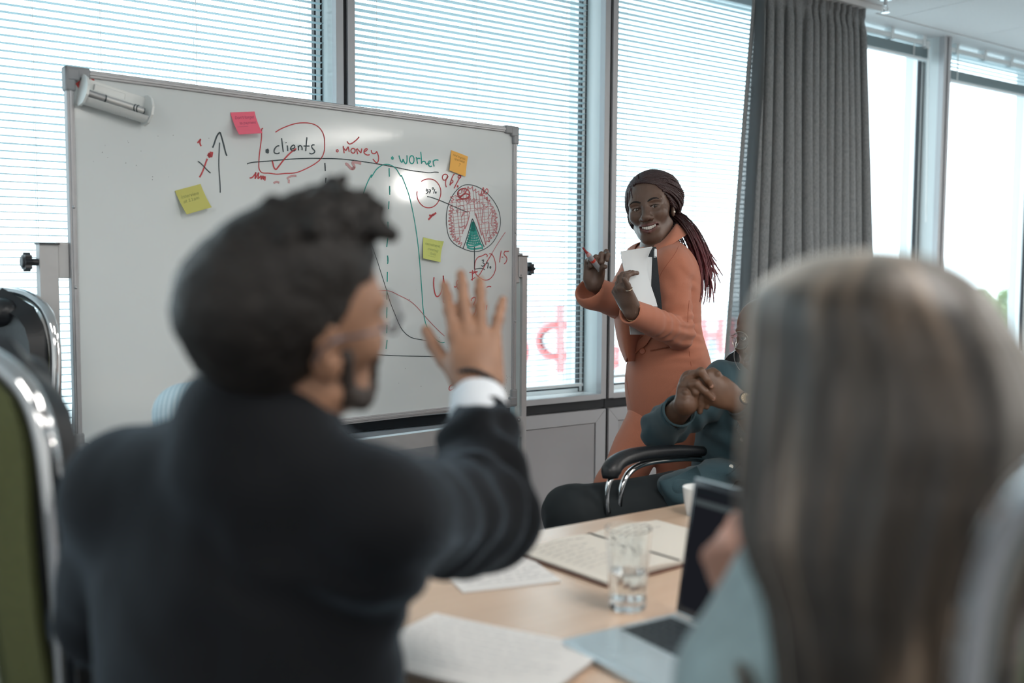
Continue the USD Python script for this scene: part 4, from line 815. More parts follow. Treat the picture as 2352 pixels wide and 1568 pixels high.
# ================================================================ woman in orange
def woman():
    ZW = 3.38
    Fh = Fr(aim(180 + 19, -1, 0) @ roty(math.radians(10.5)), P(1494, 480, ZW)); k = .985
    t = thing('person', 'smiling standing woman in an orange suit with long braids, hugging papers and holding a marker', 'person', P(1530, 900, ZW) * [1, 1, 0])
    J = {n: P(*a) for n, a in dict(neck=(1517, 568, ZW + .015), chest=(1530, 655, ZW), waist=(1535, 755, ZW), hip=(1540, 880, ZW), ls=(1545, 608, ZW - .12), le=(1560, 766, ZW - .16), lw=(1449, 716, ZW - .365),
        rs=(1473, 598, ZW + .13), re=(1426, 694, ZW - .03), rw=(1361, 650, ZW - .20), lh=(1575, 915, ZW - .07), lk=(1560, 1150, ZW - .02), la=(1585, 1380, ZW + .10), rh=(1520, 908, ZW + .05), rk=(1418, 1122, ZW - .12), ra=(1400, 1380, ZW + .0)).items()}
    for a in ('la', 'ra'): J[a][2] = .10
    B = Solid(); w_, my = head(B, Fh, k, smile=1.0, jaw=.90, nose=1.28, female=True)
    B.add(Cap(Fh(0, -.03, -.07), J['neck'] + [0, 0, -.02], .046, .050), .02)
    B.chain([J['neck'], J['chest'], J['waist'], J['hip']], [.05, .075, .07, .08], .04); B.chain([J['ls'], J['neck'], J['rs']], [.035, .05, .035], .03)
    B.chain([J['ls'], J['le'], J['lw']], [.037, .032, .0235], .01).chain([J['rs'], J['re'], J['rw']], [.037, .032, .0235], .01)
    for s in 'lr': B.chain([J['hip'], J[s + 'h'], J[s + 'k'], J[s + 'a']], [.08, .075, .045, .035], .03)
    B.add(Cap(P(1500, 574, ZW + .01), P(1500, 630, ZW), .034, .06), .03)
    # left hand flat on the folder: fingers behind the sheets, thumb in front
    yl = P(1419, 655, ZW - .385) - J['lw']; Fl = Fr(frame_from(y=yl, z=-FWD * .55 - RGT * .83), J['lw'])
    jl = hand(B, Fl, -1, .90, ((46, 52, 20), (50, 54, 22), (54, 56, 24), (58, 58, 24)), (-6, -2, 2, 6), (20, -2, -6, -8))
    # right hand: loose fist round the marker, palm to the viewer
    Fr_ = Fr(frame_from(y=P(1367, 598, ZW - .21) - J['rw'], z=FWD * .92 + RGT * -.25), J['rw'])
    jr = hand(B, Fr_, 1, .84, ((34, 78, 52), (64, 96, 62), (74, 98, 66), (78, 98, 66)), (-8, -3, 2, 8), (-14, 46, 22, 24))
    m = B.mesh(.0023)
    SK = skin('skin_deep', (.135, .083, .062), (.15, .062, .056), .40, .45)
    body = obj('body', m, SK, t, True); primvar(body, 'lip', lips_value(Fh, k, np.array(m.vertices), w_, my, 1))
    eyes(Fh, k, EYE + RGT * -.1, t)
    # teeth: a row of separate rounded teeth
    th = []
    for x in np.linspace(-1, 1, 9)[1:-1]:
        th.append(xf(trimesh.creation.icosphere(2, 1.0), Fh.R @ np.diag([.0044, .0035, .0070 * (1 - .3 * x * x)]) * k, Fh(np.array([x * .026, .0885 - .015 * x * x, my + .0008 + .0078 * x * x]) * k)))
    for x in np.linspace(-1, 1, 7)[1:-1]:
        th.append(xf(trimesh.creation.icosphere(2, 1.0), Fh.R @ np.diag([.0038, .0035, .0045]) * k, Fh(np.array([x * .02, .0850 - .012 * x * x, my - .0075 + .006 * x * x]) * k)))
    obj('teeth', cat(th), mat('teeth', (.78, .75, .70), .2), t, True)
    skin_hit = trimesh.ray.ray_triangle.RayMeshIntersector(m) if not hasattr(trimesh.ray, 'ray_pyembree') else trimesh.ray.ray_pyembree.RayMeshIntersector(m)
    def onface(x, z, off=.0):
        o = Fh(np.array([x, .25, z]) * k); d = -Fh.R[:, 1]; h = skin_hit.intersects_location([o], [d], multiple_hits=False)[0]
        return (h[0] - d * off) if len(h) else Fh(np.array([x, .085, z]) * k)
    for s in (-1, 1):
        pts = np.array([onface(x, z, .0004) for x, z in spline([(s * .012, .0190), (s * .024, .0245), (s * .037, .0265), (s * .050, .0215)], 16)])
        obj('eyebrow', tube(pts, np.interp(np.linspace(0, 1, 16), [0, .25, .7, 1], [.0020, .0032, .0026, .0010]), 8, flat=(Fh.R[:, 1], .38)), mat('brow_dark', (.010, .008, .007), .8), t, True)
        pl = np.array([onface(s * (.0318 + .0150 * math.cos(a)), -.0002 + .0058 * math.sin(a), .0006) for a in np.linspace(.1, math.pi - .1, 11)])
        obj('eyelash', tube(pl, .0009, 5), mat('brow_dark', (.010, .008, .007), .8), t)
    # hair: scalp cap, braids over the head, gathered ponytail
    C0 = np.array([0, -.018, .034]); SR = np.array([.073, .093, .080])
    HS = Solid(); HS.add(Ell(Fh(C0 * k), (SR + .005) * k, Fh.R), .01).add(Ell(Fh((C0 + [-.008, -.034, .012]) * k), np.array([.083, .086, .085]) * k, Fh.R), .02)
    HF0 = Solid(); HF0.ops = list(HS.ops)
    HS.sub(Ell(Fh(np.array([0, .090, -.030]) * k), np.array([.066, .080, .092]) * k, Fh.R), .01)
    HS.cut(Half(Fh(0, 0, -.035), -(Fh.R @ np.array([0, -.45, 1.0]))), .01)
    HAIRM = usdkit.material(stage, '/World/Looks/braid_hair', {'a': ('attribute', dict(attribute='along')), 'r': ('rgb_ramp', dict(ramp=[(0, (.036, .019, .019)), (.4, (.050, .018, .020)), (.75, (.115, .014, .022)), (1, (.14, .014, .024))])), 'p': ('principled_bsdf', dict(roughness=.42, specular_ior_level=.6))}, [('a.fac', 'r.fac'), ('r.color', 'p.base_color')], surface='p.BSDF')
    cm = HS.mesh(.003); hp = obj('scalp_hair', cm, mat('scalp_dark', (.016, .010, .010), .9, spec=.1, bump=(700, .001)), t, True)
    rng = np.random.default_rng(8); G = np.array([-.052, -.108, -.030]); parts, along = [], []
    def addb(ms, vals):
        for q in ms: parts.append(q); along.append(np.repeat(vals, 6)[:len(q.vertices) - 2]); along[-1] = np.r_[along[-1], vals[0], vals[-1]]
    hl = spline([(.078, -.012, -.030), (.075, .012, -.008), (.067, .036, .028), (.053, .055, .064), (.030, .068, .090), (.008, .071, .097), (-.018, .068, .089), (-.042, .059, .066), (-.060, .046, .038), (-.071, .027, .014), (-.076, .006, -.004)], 60)
    for layer, (nb, lift) in enumerate(((40, .0075), (34, .0130))):
        for i in range(nb):
            u = (i + .5 * layer) / (nb - 1 + layer * .5); h0 = hl[int(np.clip(u * 59, 0, 59))]; d0 = (h0 - C0) / SR; d0 /= np.linalg.norm(d0)
            gj = G + np.array([.010, .004, .016]) * rng.normal(0, 1, 3) * .6 + np.array([(u - .5) * .02, 0, .012 * math.cos(u * 3.1)]); d1 = (gj - C0) / SR; d1 /= np.linalg.norm(d1)
            om = math.acos(np.clip(d0 @ d1, -1, 1)); s = np.linspace(0, 1, 46); dd = (np.sin((1 - s) * om)[:, None] * d0 + np.sin(s * om)[:, None] * d1) / math.sin(om)
            # sag towards the parting side so that the strands sweep
            dd[:, 2] += .16 * np.sin(s * np.pi) * (1 if layer == 0 else .8); dd /= np.linalg.norm(dd, axis=1, keepdims=True)
            lf = lift + .006 * np.sin(s * np.pi) ** 1.2 + .020 * np.exp(-((s - .72) / .22) ** 2) + rng.normal(0, .0008)
            pth = C0 + dd * (SR + .012); pth = pth @ Fh.R.T * k + Fh.t; od = dd @ Fh.R.T; lay = .0022 + (.0065 if layer else 0) + .012 * np.exp(-((s - .70) / .20) ** 2) + rng.normal(0, .0005)
            for _ in range(4): pth = pth + od * np.clip(lay - HF0.ev(pth[None])[0], -.02, .02)[:, None]
            L = np.linalg.norm(np.diff(pth, axis=0), axis=1).sum(); addb(braid(pth, .0043, L / .0125, rng.uniform(0, 6)), np.full(46, rng.uniform(0, .35)))
    # braids from the parting along the top of the head to both sides
    part = spline([(.012, .068, .098), (.016, .030, .116), (.016, -.015, .121), (.010, -.055, .108)], 40)
    for side, nb in ((0, 34), (1, 30)):
        for i in range(nb):
            u = (i + .3) / nb; h0 = part[int(u * 39)] + [(-.004 if side == 0 else .004), 0, 0]; d0 = (h0 - C0) / SR; d0 /= np.linalg.norm(d0)
            gj = (G + np.array([-.006, .008, .012]) + rng.normal(0, .005, 3)) if side == 0 else np.array([.066 - .05 * u, -.050 - .05 * u, -.040 - .008 * u]); d1 = (gj - C0) / SR; d1 /= np.linalg.norm(d1)
            om = math.acos(np.clip(d0 @ d1, -1, 1)); s = np.linspace(0, 1, 46); dd = (np.sin((1 - s) * om)[:, None] * d0 + np.sin(s * om)[:, None] * d1) / math.sin(om)
            dd[:, 1] += (.16 if side == 0 else .30) * np.sin(s * np.pi) * (1 - u * .8); dd /= np.linalg.norm(dd, axis=1, keepdims=True)
            pth = C0 + dd * (SR + .012); pth = pth @ Fh.R.T * k + Fh.t; od = dd @ Fh.R.T; lay = .0032 + .009 * np.exp(-((s - .66) / .20) ** 2) * (1 - side) + rng.normal(0, .0005)
            for _ in range(4): pth = pth + od * np.clip(lay - HF0.ev(pth[None])[0], -.02, .02)[:, None]
            L = np.linalg.norm(np.diff(pth, axis=0), axis=1).sum(); addb(braid(pth, .0043, L / .0125, rng.uniform(0, 6)), np.full(46, rng.uniform(0, .35)))
    # strands hanging in front of the far temple
    for i in range(5):
        a = Fh(np.array([.076, .012 - .012 * i, .004 + .01 * i]) * k); b = Fh(np.array([.082, -.02 - .012 * i, -.040]) * k); c = Fh(np.array([.060, -.075, -.070]) * k)
        addb(braid(spline([a, b, c], 30), .0038, 8, i), np.full(30, .1))
    # wrap at the nape
    g0 = Fh(G * k)
    for i in range(9):
        a = np.linspace(0, 2 * np.pi, 40) + i; ax = frame_from(z=P(1600, 560, ZW + .03) - g0, x=UP); rr = .030 - .0008 * i
        pth = g0 + (np.cos(a)[:, None] * ax[:, 0] + np.sin(a)[:, None] * ax[:, 1]) * rr + ax[:, 2] * (.004 * i - .004); addb(braid(pth, .0042, 13, i), np.full(40, .15))
    tail = [g0, P(1576, 520, ZW + .02), P(1600, 562, ZW + .0), P(1616, 612, ZW - .02), P(1620, 652, ZW - .03), P(1614, 694, ZW - .03)]
    for i in range(96):
        e = rng.uniform(.62, 1.03); sp = rng.normal(0, 1, 3); n = 60; s = np.linspace(0, 1, n)
        c = spline(tail, 200)[np.clip((s * e * 199).astype(int), 0, 199)].astype(float); c = CubicSpline(np.linspace(0, 1, 200), spline(tail, 200))(np.clip(s * e, 0, 1))
        off = (RGT * sp[0] * .017 + UP * sp[1] * .008 + FWD * sp[2] * .018); wv = np.sin(s * 3 + i)[:, None] * RGT * .004
        c = c + off * (.85 + .25 * s[:, None] ** 1.1) + wv * s[:, None]
        if i % 7 == 0: c = c + RGT * (.035 * s[:, None] ** 3) + UP * (.015 * s[:, None] ** 3)
        L = np.linalg.norm(np.diff(c, axis=0), axis=1).sum(); addb(braid(c, .0036, L / .012, i, 6, 1 - .55 * np.clip((s - .8) / .2, 0, 1)), np.clip(.10 + s * 1.0 + rng.uniform(-.15, .1), 0, 1))
    bp = obj('braids', cat(parts), HAIRM, t, True, kind='stuff'); primvar(bp, 'along', np.concatenate(along))
    obj('earring', xf(trimesh.creation.icosphere(2, .0042), None, Fh(np.array([-.0795, .002, -.026]) * k)), mat('pearl', (.8, .72, .6), .15, .3), t, True)
    # jacket
    ORANGE = mat('orange_suit', (.50, .180, .105), .75, noise=(700, .10), bump=(1500, .0006), sheen_weight=.15)
    K = Solid(); side = np.cross(HF, UP)
    fwdB = frame_from(y=-_r0 * .86 - HF * .50, z=UP)            # body faces left and a little to the viewer
    Fb = Fr(fwdB, J['waist'])
    K.add(Ell(J['chest'] + [0, 0, .0], (.140, .105, .150), fwdB), .05)
    K.add(Ell(P(1532, 760, ZW), (.128, .098, .13), fwdB), .07)
    K.add(Ell(P(1540, 868, ZW), (.156, .124, .155), fwdB), .07)
    K.add(Ell(P(1530, 905, ZW), (.148, .122, .25), fwdB), .05)
    K.chain([J['ls'] + [0, 0, -.005], J['neck'] + [0, 0, -.030], J['rs']], [.060, .058, .058], .05)
    km0 = K.mesh(.006)
    K.add(Ell(J['ls'] + [0, 0, -.015] - HF * .0, (.056, .058, .066)), .025)
    K.add(Cap(J['ls'] + [0, 0, -.02], J['le'], .056, .047), .012).add(Cap(J['le'], J['lw'], .050, .040), .010)
    rc = P(1359, 673, ZW - .17)
    K.add(Cap(J['rs'], J['re'], .058, .054), .02).add(Cap(J['re'], rc, .054, .054), .02)
    # collar standing round the neck
    # front opening above the button, hem cut
    vdir = fwdB[:, 1]
    K.sub(Ell(J['chest'] + vdir * .12 + UP * .06 - fwdB[:, 0] * -.0, (.040, .07, .12), fwdB), .012)
    hem = P(1480, 978, ZW)
    K.cut(Half(hem, -UP + _r0 * .0), .006)
    sleeve_end(K, J['lw'] + (J['lw'] - J['le']) * .03, J['lw'] - J['le'], .033, .052)
    cd = rc - J['re']; cd = cd / np.linalg.norm(cd) * .8 + UP * .55; cd /= np.linalg.norm(cd); K.sub(Cap(rc + cd * .012, rc + cd * .12, .041, .055), .003).sub(Box3(rc + cd * .085, (.12, .12, .06), frame_from(z=cd, x=HF)), .004)
    K.disp(creases(J['le'], J['le'] - J['ls'], 190, .0042, .09, 1)).disp(creases(J['re'], J['re'] - J['rs'], 170, .004, .08, 2)).disp(creases(J['le'] * .6 + J['lw'] * .4, J['lw'] - J['le'], 150, .0035, .07, 3)).disp(creases(J['ls'] + [0, 0, -.06], UP + _r0 * .6, 110, .003, .08, 6))
    K.disp(fold(9, .006, (1, 1, .45), 4))
    # seam lines pressed in
    def seam(pts, r=.0016):
        for a, b in zip(pts[:-1], pts[1:]): K.sub(Cap(a, b, r), .003)
    km = relax(K.mesh(.0036), 2)
    jk = obj('jacket', km, ORANGE, t, True)
    srf = trimesh.proximity.ProximityQuery(km) if False else None
    def onj(px, py, off=.0):
        o = EYE; d = ray(px, py); d = d / np.linalg.norm(d); hit = (RI0 if py > 740 else RI).intersects_location([o], [d], multiple_hits=False)[0]
        return (hit[0] - d * off) if len(hit) else P(px, py, ZW - .1)
    RI = trimesh.ray.ray_pyembree.RayMeshIntersector(km) if hasattr(trimesh.ray, 'ray_pyembree') else trimesh.ray.ray_triangle.RayMeshIntersector(km)
    RI0 = type(RI)(km0)
    DARKS = mat('orange_suit_seam', (.36, .10, .05), .8)
    def line(name, pts, r=.0008, m_=None, off=.0004, n=40):
        q = np.array([onj(*p, off) for p in spline(pts, n)]); obj(name, tube(q, r, 6), m_ or DARKS, t, True)
    line('seam', [(1583, 690), (1580, 760), (1586, 830), (1594, 880)]); line('seam', [(1512, 662), (1520, 625), (1545, 590), (1558, 565)])
    line('pocket', [(1494, 803), (1530, 796), (1566, 788)], .0026, ORANGE, .004); line('seam', [(1494, 806), (1530, 799), (1567, 791)], .0012, None, .004)
    line('front_edge', [(1482, 772), (1460, 800), (1442, 832), (1440, 870), (1447, 915), (1458, 968)], .0030, ORANGE, .004)
    # lapel: a thin turned-back flap down to the button
    lp = [[(1478, 766), (1500, 770)], [(1462, 782), (1490, 783)], [(1449, 800), (1480, 795)], [(1440, 820), (1462, 808)], [(1437, 832), (1440, 830)]]
    g = np.array([[onj(*(np.array(a) * (1 - u) + np.array(b) * u), .010 + .005 * math.sin(u * 3.1)) for u in np.linspace(0, 1, 6)] for a, b in lp])
    obj('lapel', sheet(CubicSpline(np.linspace(0, 1, 5), g, axis=0)(np.linspace(0, 1, 14)), .0025), ORANGE, t, 50)
    bq = onj(1476, 806, .005); bn = -FWD * .8 - _r0 * .3; obj('button', xf(lathe([(0, 0), (.0095, 0), (.0105, .002), (.009, .0042), (.006, .0036), (0, .0036)], sides=24), frame_from(z=bn, x=UP), bq), mat('button_orange', (.40, .11, .05), .45), t, 30)
    up_ = [(1503, 567, -.075), (1529, 546, -.066), (1550, 519, -.015), (1547, 516, .055), (1505, 540, .085), (1474, 558, .05)]
    lo_ = [(1509, 584, -.105), (1541, 562, -.100), (1574, 541, -.025), (1568, 540, .085), (1495, 566, .115), (1458, 575, .06)]
    md_ = [(1509, 570, -.098), (1537, 549, -.092), (1561, 524, -.020), (1557, 522, .075), (1500, 545, .105), (1463, 560, .06)]
    rows = [spline([P(x, y, ZW + z) for x, y, z in r], 60) for r in (lo_, md_, up_)]; inn = rows[2] + (np.mean(rows[2], 0) - rows[2]) * .06 - UP * .03
    g = CubicSpline(np.arange(4), np.stack(rows + [inn], 1), axis=1)(np.linspace(0, 3, 18))
    obj('collar', sheet(g, .003), ORANGE, t, 60)
    # the far front panel hanging open in front of her
    fp = [[(1418, 655), (1440, 655), (1462, 660)], [(1411, 700), (1438, 700), (1470, 705)], [(1413, 745), (1440, 750), (1478, 755)], [(1420, 785), (1440, 790), (1470, 790)], [(1436, 828), (1446, 830), (1460, 828)]]
    g = np.array([[P(x, y, ZW - .06 + .07 * (1 - j) ** 2 * .6 - .05 * (j == 1)) for j, (x, y) in enumerate(r)] for r in fp]); g = CubicSpline(np.arange(5), g, axis=0)(np.linspace(0, 4, 20)); g = CubicSpline(np.arange(3), g, axis=1)(np.linspace(0, 2, 14))
    obj('front_panel', sheet(g, .003), ORANGE, t, 50)
    # trousers
    T = Solid(); T.add(Ell(J['hip'], (.145, .115, .13), fwdB), .05)
    T.chain([J['lh'], J['lk'], J['la'] + [0, 0, -.02]], [.098, .078, .085], .04).chain([J['rh'], J['rk'], J['ra'] + [0, 0, -.02]], [.084, .070, .085], .04)
    T.disp(fold(11, .006, (1, 1, .35), 9)).disp(creases(J['hip'] - [0, 0, .1], UP + _r0, 120, .004, .12, 5))
    obj('trousers', relax(T.mesh(.005), 2), ORANGE, t, True)
    for s in 'lr':
        Fs = Fr(fwdB, J[s + 'a'] * [1, 1, 0]); q = Solid(); q.add(ell(Fs, (0, .07, .03), (.042, .12, .03)), .02).add(ell(Fs, (0, -.02, .05), (.034, .05, .05)), .02); q.cut(Half(Fs(0, 0, .0), -UP), .004); obj('shoe', q.mesh(.006), mat('shoe_dark', (.03, .025, .024), .4), t, True)
    # bracelet and ring
    wr = J['lw'] * .97 + J['le'] * .03; a = np.linspace(0, 2 * np.pi, 40); Rw = frame_from(z=J['lw'] - J['le'], x=UP)
    obj('bracelet', tube(wr + (np.cos(a)[:, None] * Rw[:, 0] + np.sin(a)[:, None] * Rw[:, 1]) * .0262, .0016, 8, False), mat('gold', (.75, .55, .3), .25, 1.0), t, True)
    p1, p2 = jl[4][1], jl[4][2]; Rg = frame_from(z=p2 - p1, x=UP); c = p1 * .45 + p2 * .55
    obj('ring', tube(c + (np.cos(a)[:, None] * Rg[:, 0] + np.sin(a)[:, None] * Rg[:, 1]) * .0106, .0011, 8, False), mat('pale_gold', (.85, .75, .6), .2, 1.0), t, True)
    return t, J, jl, jr, ZW
WOMAN, WJ, wjl, wjr, ZW = woman()
# papers with a black back board, held against her chest
t = thing('paper_folder', 'bowed white paper stack with a black back board, held by the woman in orange', 'papers', P(1470, 665, ZW - .28))
def quad_grid(c00, c10, c11, c01, n, m, bow):
    u = np.linspace(0, 1, n)[:, None, None]; v = np.linspace(0, 1, m)[None, :, None]
    c00, c10, c11, c01 = [np.asarray(q, float) for q in (c00, c10, c11, c01)]
    g = (1 - u) * (1 - v) * c00 + u * (1 - v) * c10 + u * v * c11 + (1 - u) * v * c01
    nn = np.cross(c10 - c00, c01 - c00); nn /= np.linalg.norm(nn); return g + nn * bow(u, v)
PAPER = mat('white_paper', (.74, .79, .82), .7)
zf = ZW - .386
re_ = CubicSpline([0, .22, .5, .8, 1.0], [1498, 1486, 1488, 1501, 1509]); ry_ = lambda v: 567 + 137 * v
g = np.array([[P((1426 + 34 * v ** 1.5) * (1 - u) + re_(v) * u, (577 + 124 * v) * (1 - u) + ry_(v) * u, zf + .07 * u - .020 * math.sin(math.pi * u) * (1 - .3 * v) + .030 * v + .03 * u * v) for v in np.linspace(0, 1, 26)] for u in np.linspace(0, 1, 20)])
obj('sheets', sheet(g, .004), PAPER, t, 60)
g = quad_grid(P(1431, 590, zf + .024), P(1497, 590, zf + .10), P(1491, 768, zf + .17), P(1448, 768, zf + .12), 8, 16, lambda u, v: 0 * u * v)
obj('rear_sheets', sheet(g, .003), PAPER, t, 60)
g = quad_grid(P(1462, 572, zf + .075), P(1506, 567, zf + .115), P(1522, 728, zf + .19), P(1470, 735, zf + .16), 12, 20, lambda u, v: 0 * u * v)
obj('back_board', sheet(g, .003), mat('board_black', (.010, .018, .024), .7, bump=(500, .001)), t)
g = np.array([[P(1500 + 5 * math.cos(a) + 3.5, 573 + 7 * v + 5 * math.sin(a) * .4, zf + .06 + .006 * math.sin(a)) for v in np.linspace(0, 2.4, 6)] for a in np.linspace(-1.6, 1.9, 10)])
obj('curled_edge', sheet(g, .0008), PAPER, t, 40)
# marker in her fist
a, b = P(1373, 613, ZW - .245), P(1339, 569, ZW - .30); d = (b - a) / np.linalg.norm(b - a); L = np.linalg.norm(b - a); q = lambda s: a + d * L * s
t = thing('board_marker', 'grey and red marker pen held up in the woman\'s fist', 'marker', a)
obj('barrel', cyl(q(-.25), q(.62), .0085), mat('marker_grey', (.33, .34, .36), .35), t, 30); obj('band', cyl(q(.30), q(.40), .0088), mat('marker_band', (.55, .05, .03), .4), t, 30)
obj('collar', cyl(q(.62), q(.74), .0080, 24, .0055), mat('marker_collar', (.55, .28, .27), .4), t, 30); obj('tip', cyl(q(.74), q(1.0), .0042, 16, .0026), mat('marker_tip', (.30, .03, .03), .6), t, 30)
# ================================================================ dark-haired man in a navy suit, seen from behind
def suit_man():
    Z0 = 1.06; Fh = Fr(aim(46, 13, 19), P(676, 738, Z0)); k = 1.0
    t = thing('person', 'dark-haired bearded man in a navy suit and glasses raising his open hand', 'person', P(560, 1200, Z0 + .02) * [1, 1, 0])
    J = {n: P(*a) for n, a in dict(neck=(595, 975, Z0 + .01), chest=(565, 1290, Z0 + .05), ls=(300, 1112, Z0 + .10), rs=(862, 1180, Z0 - .03), re=(1105, 1182, Z0 + .22), rw=(1098, 893, 1.44), le=(235, 1420, Z0 + .20)).items()}
    pel = J['chest'] * [1, 1, 0] + [0, 0, .56] - HF * .02
    B = Solid(); w_, my = head(B, Fh, k, smile=0, nose=1.1)
    B.add(Cap(Fh(0, -.02, -.07), J['neck'] + UP * .01, .058, .064), .02).add(Cap(J['neck'], J['chest'], .06, .10), .05).add(Cap(J['chest'], pel, .11, .12), .05)
    B.chain([J['ls'], J['neck'] - UP * .03, J['rs']], [.05, .06, .05], .03).chain([J['rs'], J['re'], J['rw']], [.045, .038, .027], .012).chain([J['ls'], J['le'], J['le'] + _r0 * .25 + HF * .1 - UP * .05], [.045, .04, .03], .01)
    fw = aim(50)[:, 1]; hp = [pel + np.cross(fw, UP) * s * .10 for s in (-1, 1)]
    for h_ in hp: B.chain([h_, h_ + fw * .42, h_ + fw * .42 - UP * .44], [.075, .055, .045], .03)
    yh = P(1072, 640, 1.52) - J['rw']; Fw = Fr(frame_from(y=yh, z=-FWD + RGT * .10 + UP * .12), J['rw'])
    jh = hand(B, Fw, 1, 1.0, ((2, 4, 3), (0, 3, 2), (2, 5, 3), (4, 6, 4)), (-5, -1, 4, 17), (34, 16, -14, -8))
    m = B.mesh(.0036); SKM = skin('skin_fair', (.29, .155, .096), (.36, .15, .11), .5, .4)
    body = obj('body', m, SKM, t, True); primvar(body, 'lip', lips_value(Fh, k, np.array(m.vertices), w_, my, 0))
    eyes(Fh, k, P(1490, 480, 3.3), t, (.05, .04, .03))
    # hair: short at the nape and sides, thick waves on top
    C0 = np.array([0, -.018, .034]); Hs = Solid()
    Hs.add(ell(Fh, C0 * k, np.array([.0765, .100, .0835]) * k), .01).add(ell(Fh, np.array([-.004, -.036, .030]) * k, np.array([.078, .094, .080]) * k), .02).add(ell(Fh, np.array([0, -.056, -.018]) * k, np.array([.060, .045, .056]) * k), .03)
    Hs.add(ell(Fh, np.array([0, .014, .080]) * k, np.array([.066, .076, .046]) * k), .035)
    rng = np.random.default_rng(4)
    for i in range(34):
        x, y = rng.uniform(-.048, .052), rng.uniform(-.035, .078); z = .107 + .012 * (y > .0) + .008 * rng.random() - 2.4 * (x * x) - 1.2 * max(0, -y) ** 2
        d = np.array([rng.normal(0, .012), .020 + rng.normal(0, .008), .006 + rng.normal(0, .005)]); Hs.add(cap(Fh, (np.array([x, y, z]) - d * .7) * k, (np.array([x, y, z]) + d * .8) * k, .0095, .007), .008)
    for i in range(9):
        x = -.04 + .095 * i / 8; Hs.add(cap(Fh, np.array([x, .064, .108]) * k, np.array([x + .004, .083 + .006 * math.sin(i * 2), .098 + .005 * math.cos(i * 3)]) * k, .012, .007), .008)
    Hs.sub(ell(Fh, np.array([0, .098, -.022]) * k, np.array([.088, .072, .092]) * k), .012)
    Hs.sub(ell(Fh, np.array([.088, .004, -.030]) * k, np.array([.034, .028, .040]) * k), .006).sub(ell(Fh, np.array([-.088, .004, -.030]) * k, np.array([.034, .028, .040]) * k), .006)
    Hs.cut(Half(Fh(0, -.06, -.078), Fh.R @ np.array([0, -.35, -1.0])), .01)
    Hs.disp(fold(60, .003, (1, 1, 1), 3)).disp(fold(22, .0025, (1, 1, 1), 8))
    HM = mat('hair_dark', (.0075, .006, .0052), .5, noise=(30, .6), bump=(260, .003), spec=.3)
    obj('hair', Hs.mesh(.0042), HM, t, True)
    # beard
    Bd = Solid()
    for s in (-1, 1):
        Bd.add(cap(Fh, np.array([s * .070, .014, -.018]) * k, np.array([s * .060, .022, -.070]) * k, .010, .012), .01).add(cap(Fh, np.array([s * .060, .022, -.070]) * k, np.array([s * .026, .070, -.103]) * k, .014, .016), .01)
        Bd.add(cap(Fh, np.array([s * .028, .086, -.056]) * k, np.array([s * .022, .084, -.095]) * k, .006, .010), .008); Bd.add(cap(Fh, np.array([s * .028, .086, -.056]) * k, np.array([0, .100, -.050]) * k, .006), .006)
    Bd.add(ell(Fh, np.array([0, .074, -.108]) * k, np.array([.026, .022, .020]) * k), .02); Bd.disp(fold(160, .003, (1, 1, 1), 2))
    obj('beard', Bd.mesh(.0035), mat('beard_dark', (.035, .026, .022), .75, noise=(200, .4)), t, True)
    # round wire glasses
    WIRE = mat('glasses_wire', (.10, .10, .12), .25, .8); LENS = usdkit.material(stage, '/World/Looks/lens', {'t': ('transparent_bsdf', dict(color=(.96, .97, .97))), 'g': ('glossy_bsdf', dict(roughness=.02)), 'm': ('mix_closure', dict(fac=.07))}, [('t.BSDF', 'm.closure1'), ('g.BSDF', 'm.closure2')], surface='m.closure')
    fit_glasses(t, Fh, k, WIRE, LENS, .0235, .0016)
    # jacket
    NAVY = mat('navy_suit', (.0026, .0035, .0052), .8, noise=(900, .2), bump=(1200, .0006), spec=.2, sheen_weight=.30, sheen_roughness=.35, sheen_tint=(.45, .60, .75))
    K = Solid(); Ft = aim(26)
    K.add(Ell(J['chest'] - UP * .06, (.195, .128, .205), Ft), .05).add(Ell(pel + UP * .11, (.180, .140, .24), Ft), .08)
    K.chain([J['ls'], J['neck'] - UP * .040 - HF * .01, J['rs']], [.064, .072, .064], .05)
    K.add(Ell(J['ls'] - UP * .02, (.074, .074, .076), Ft), .03).add(Ell(J['rs'] - UP * .015, (.072, .074, .076), Ft), .03)
    K.add(Cap(J['ls'] - UP * .02, J['le'], .068, .060), .02).add(Cap(J['le'], J['le'] + _r0 * .25 + HF * .1 - UP * .05, .06, .05), .02)
    cu = J['re'] * .22 + J['rw'] * .78
    K.add(Cap(J['rs'] - UP * .01, J['re'], .070, .064), .02).add(Cap(J['re'], cu, .068, .048), .02)
    nk = J['neck'] + UP * .012; K.add(Ell(nk, (.078, .080, .062), frame_from(z=UP + _r0 * .10, x=_r0)), .03); K.sub(Ell(nk + UP * .040 + HF * .012, (.064, .068, .07), frame_from(z=UP + _r0 * .10, x=_r0)), .006)
    sleeve_end(K, cu, J['rw'] - J['re'], .040, .085)
    K.disp(creases(J['re'], J['re'] - J['rs'], 95, .008, .16, 2)).disp(creases(J['re'] * .5 + J['rw'] * .5, J['rw'] - J['re'], 85, .006, .13, 4)).disp(creases(J['rs'] - UP * .12, UP + _r0 * .8, 60, .006, .16, 5)).disp(fold(7, .009, (1, 1, .6), 6))
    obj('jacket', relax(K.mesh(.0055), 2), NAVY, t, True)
    q = Solid(); q.add(Cap(J['re'] * .3 + J['rw'] * .7, J['re'] * .04 + J['rw'] * .96, .0425, .0395), .01); sleeve_end(q, J['re'] * .06 + J['rw'] * .94, J['rw'] - J['re'], .034, .06); q.disp(fold(30, .0015))
    SHIRT = mat('white_shirt', (.72, .77, .82), .8, bump=(900, .0008)); obj('shirt_cuff', q.mesh(.0032), SHIRT, t, True)
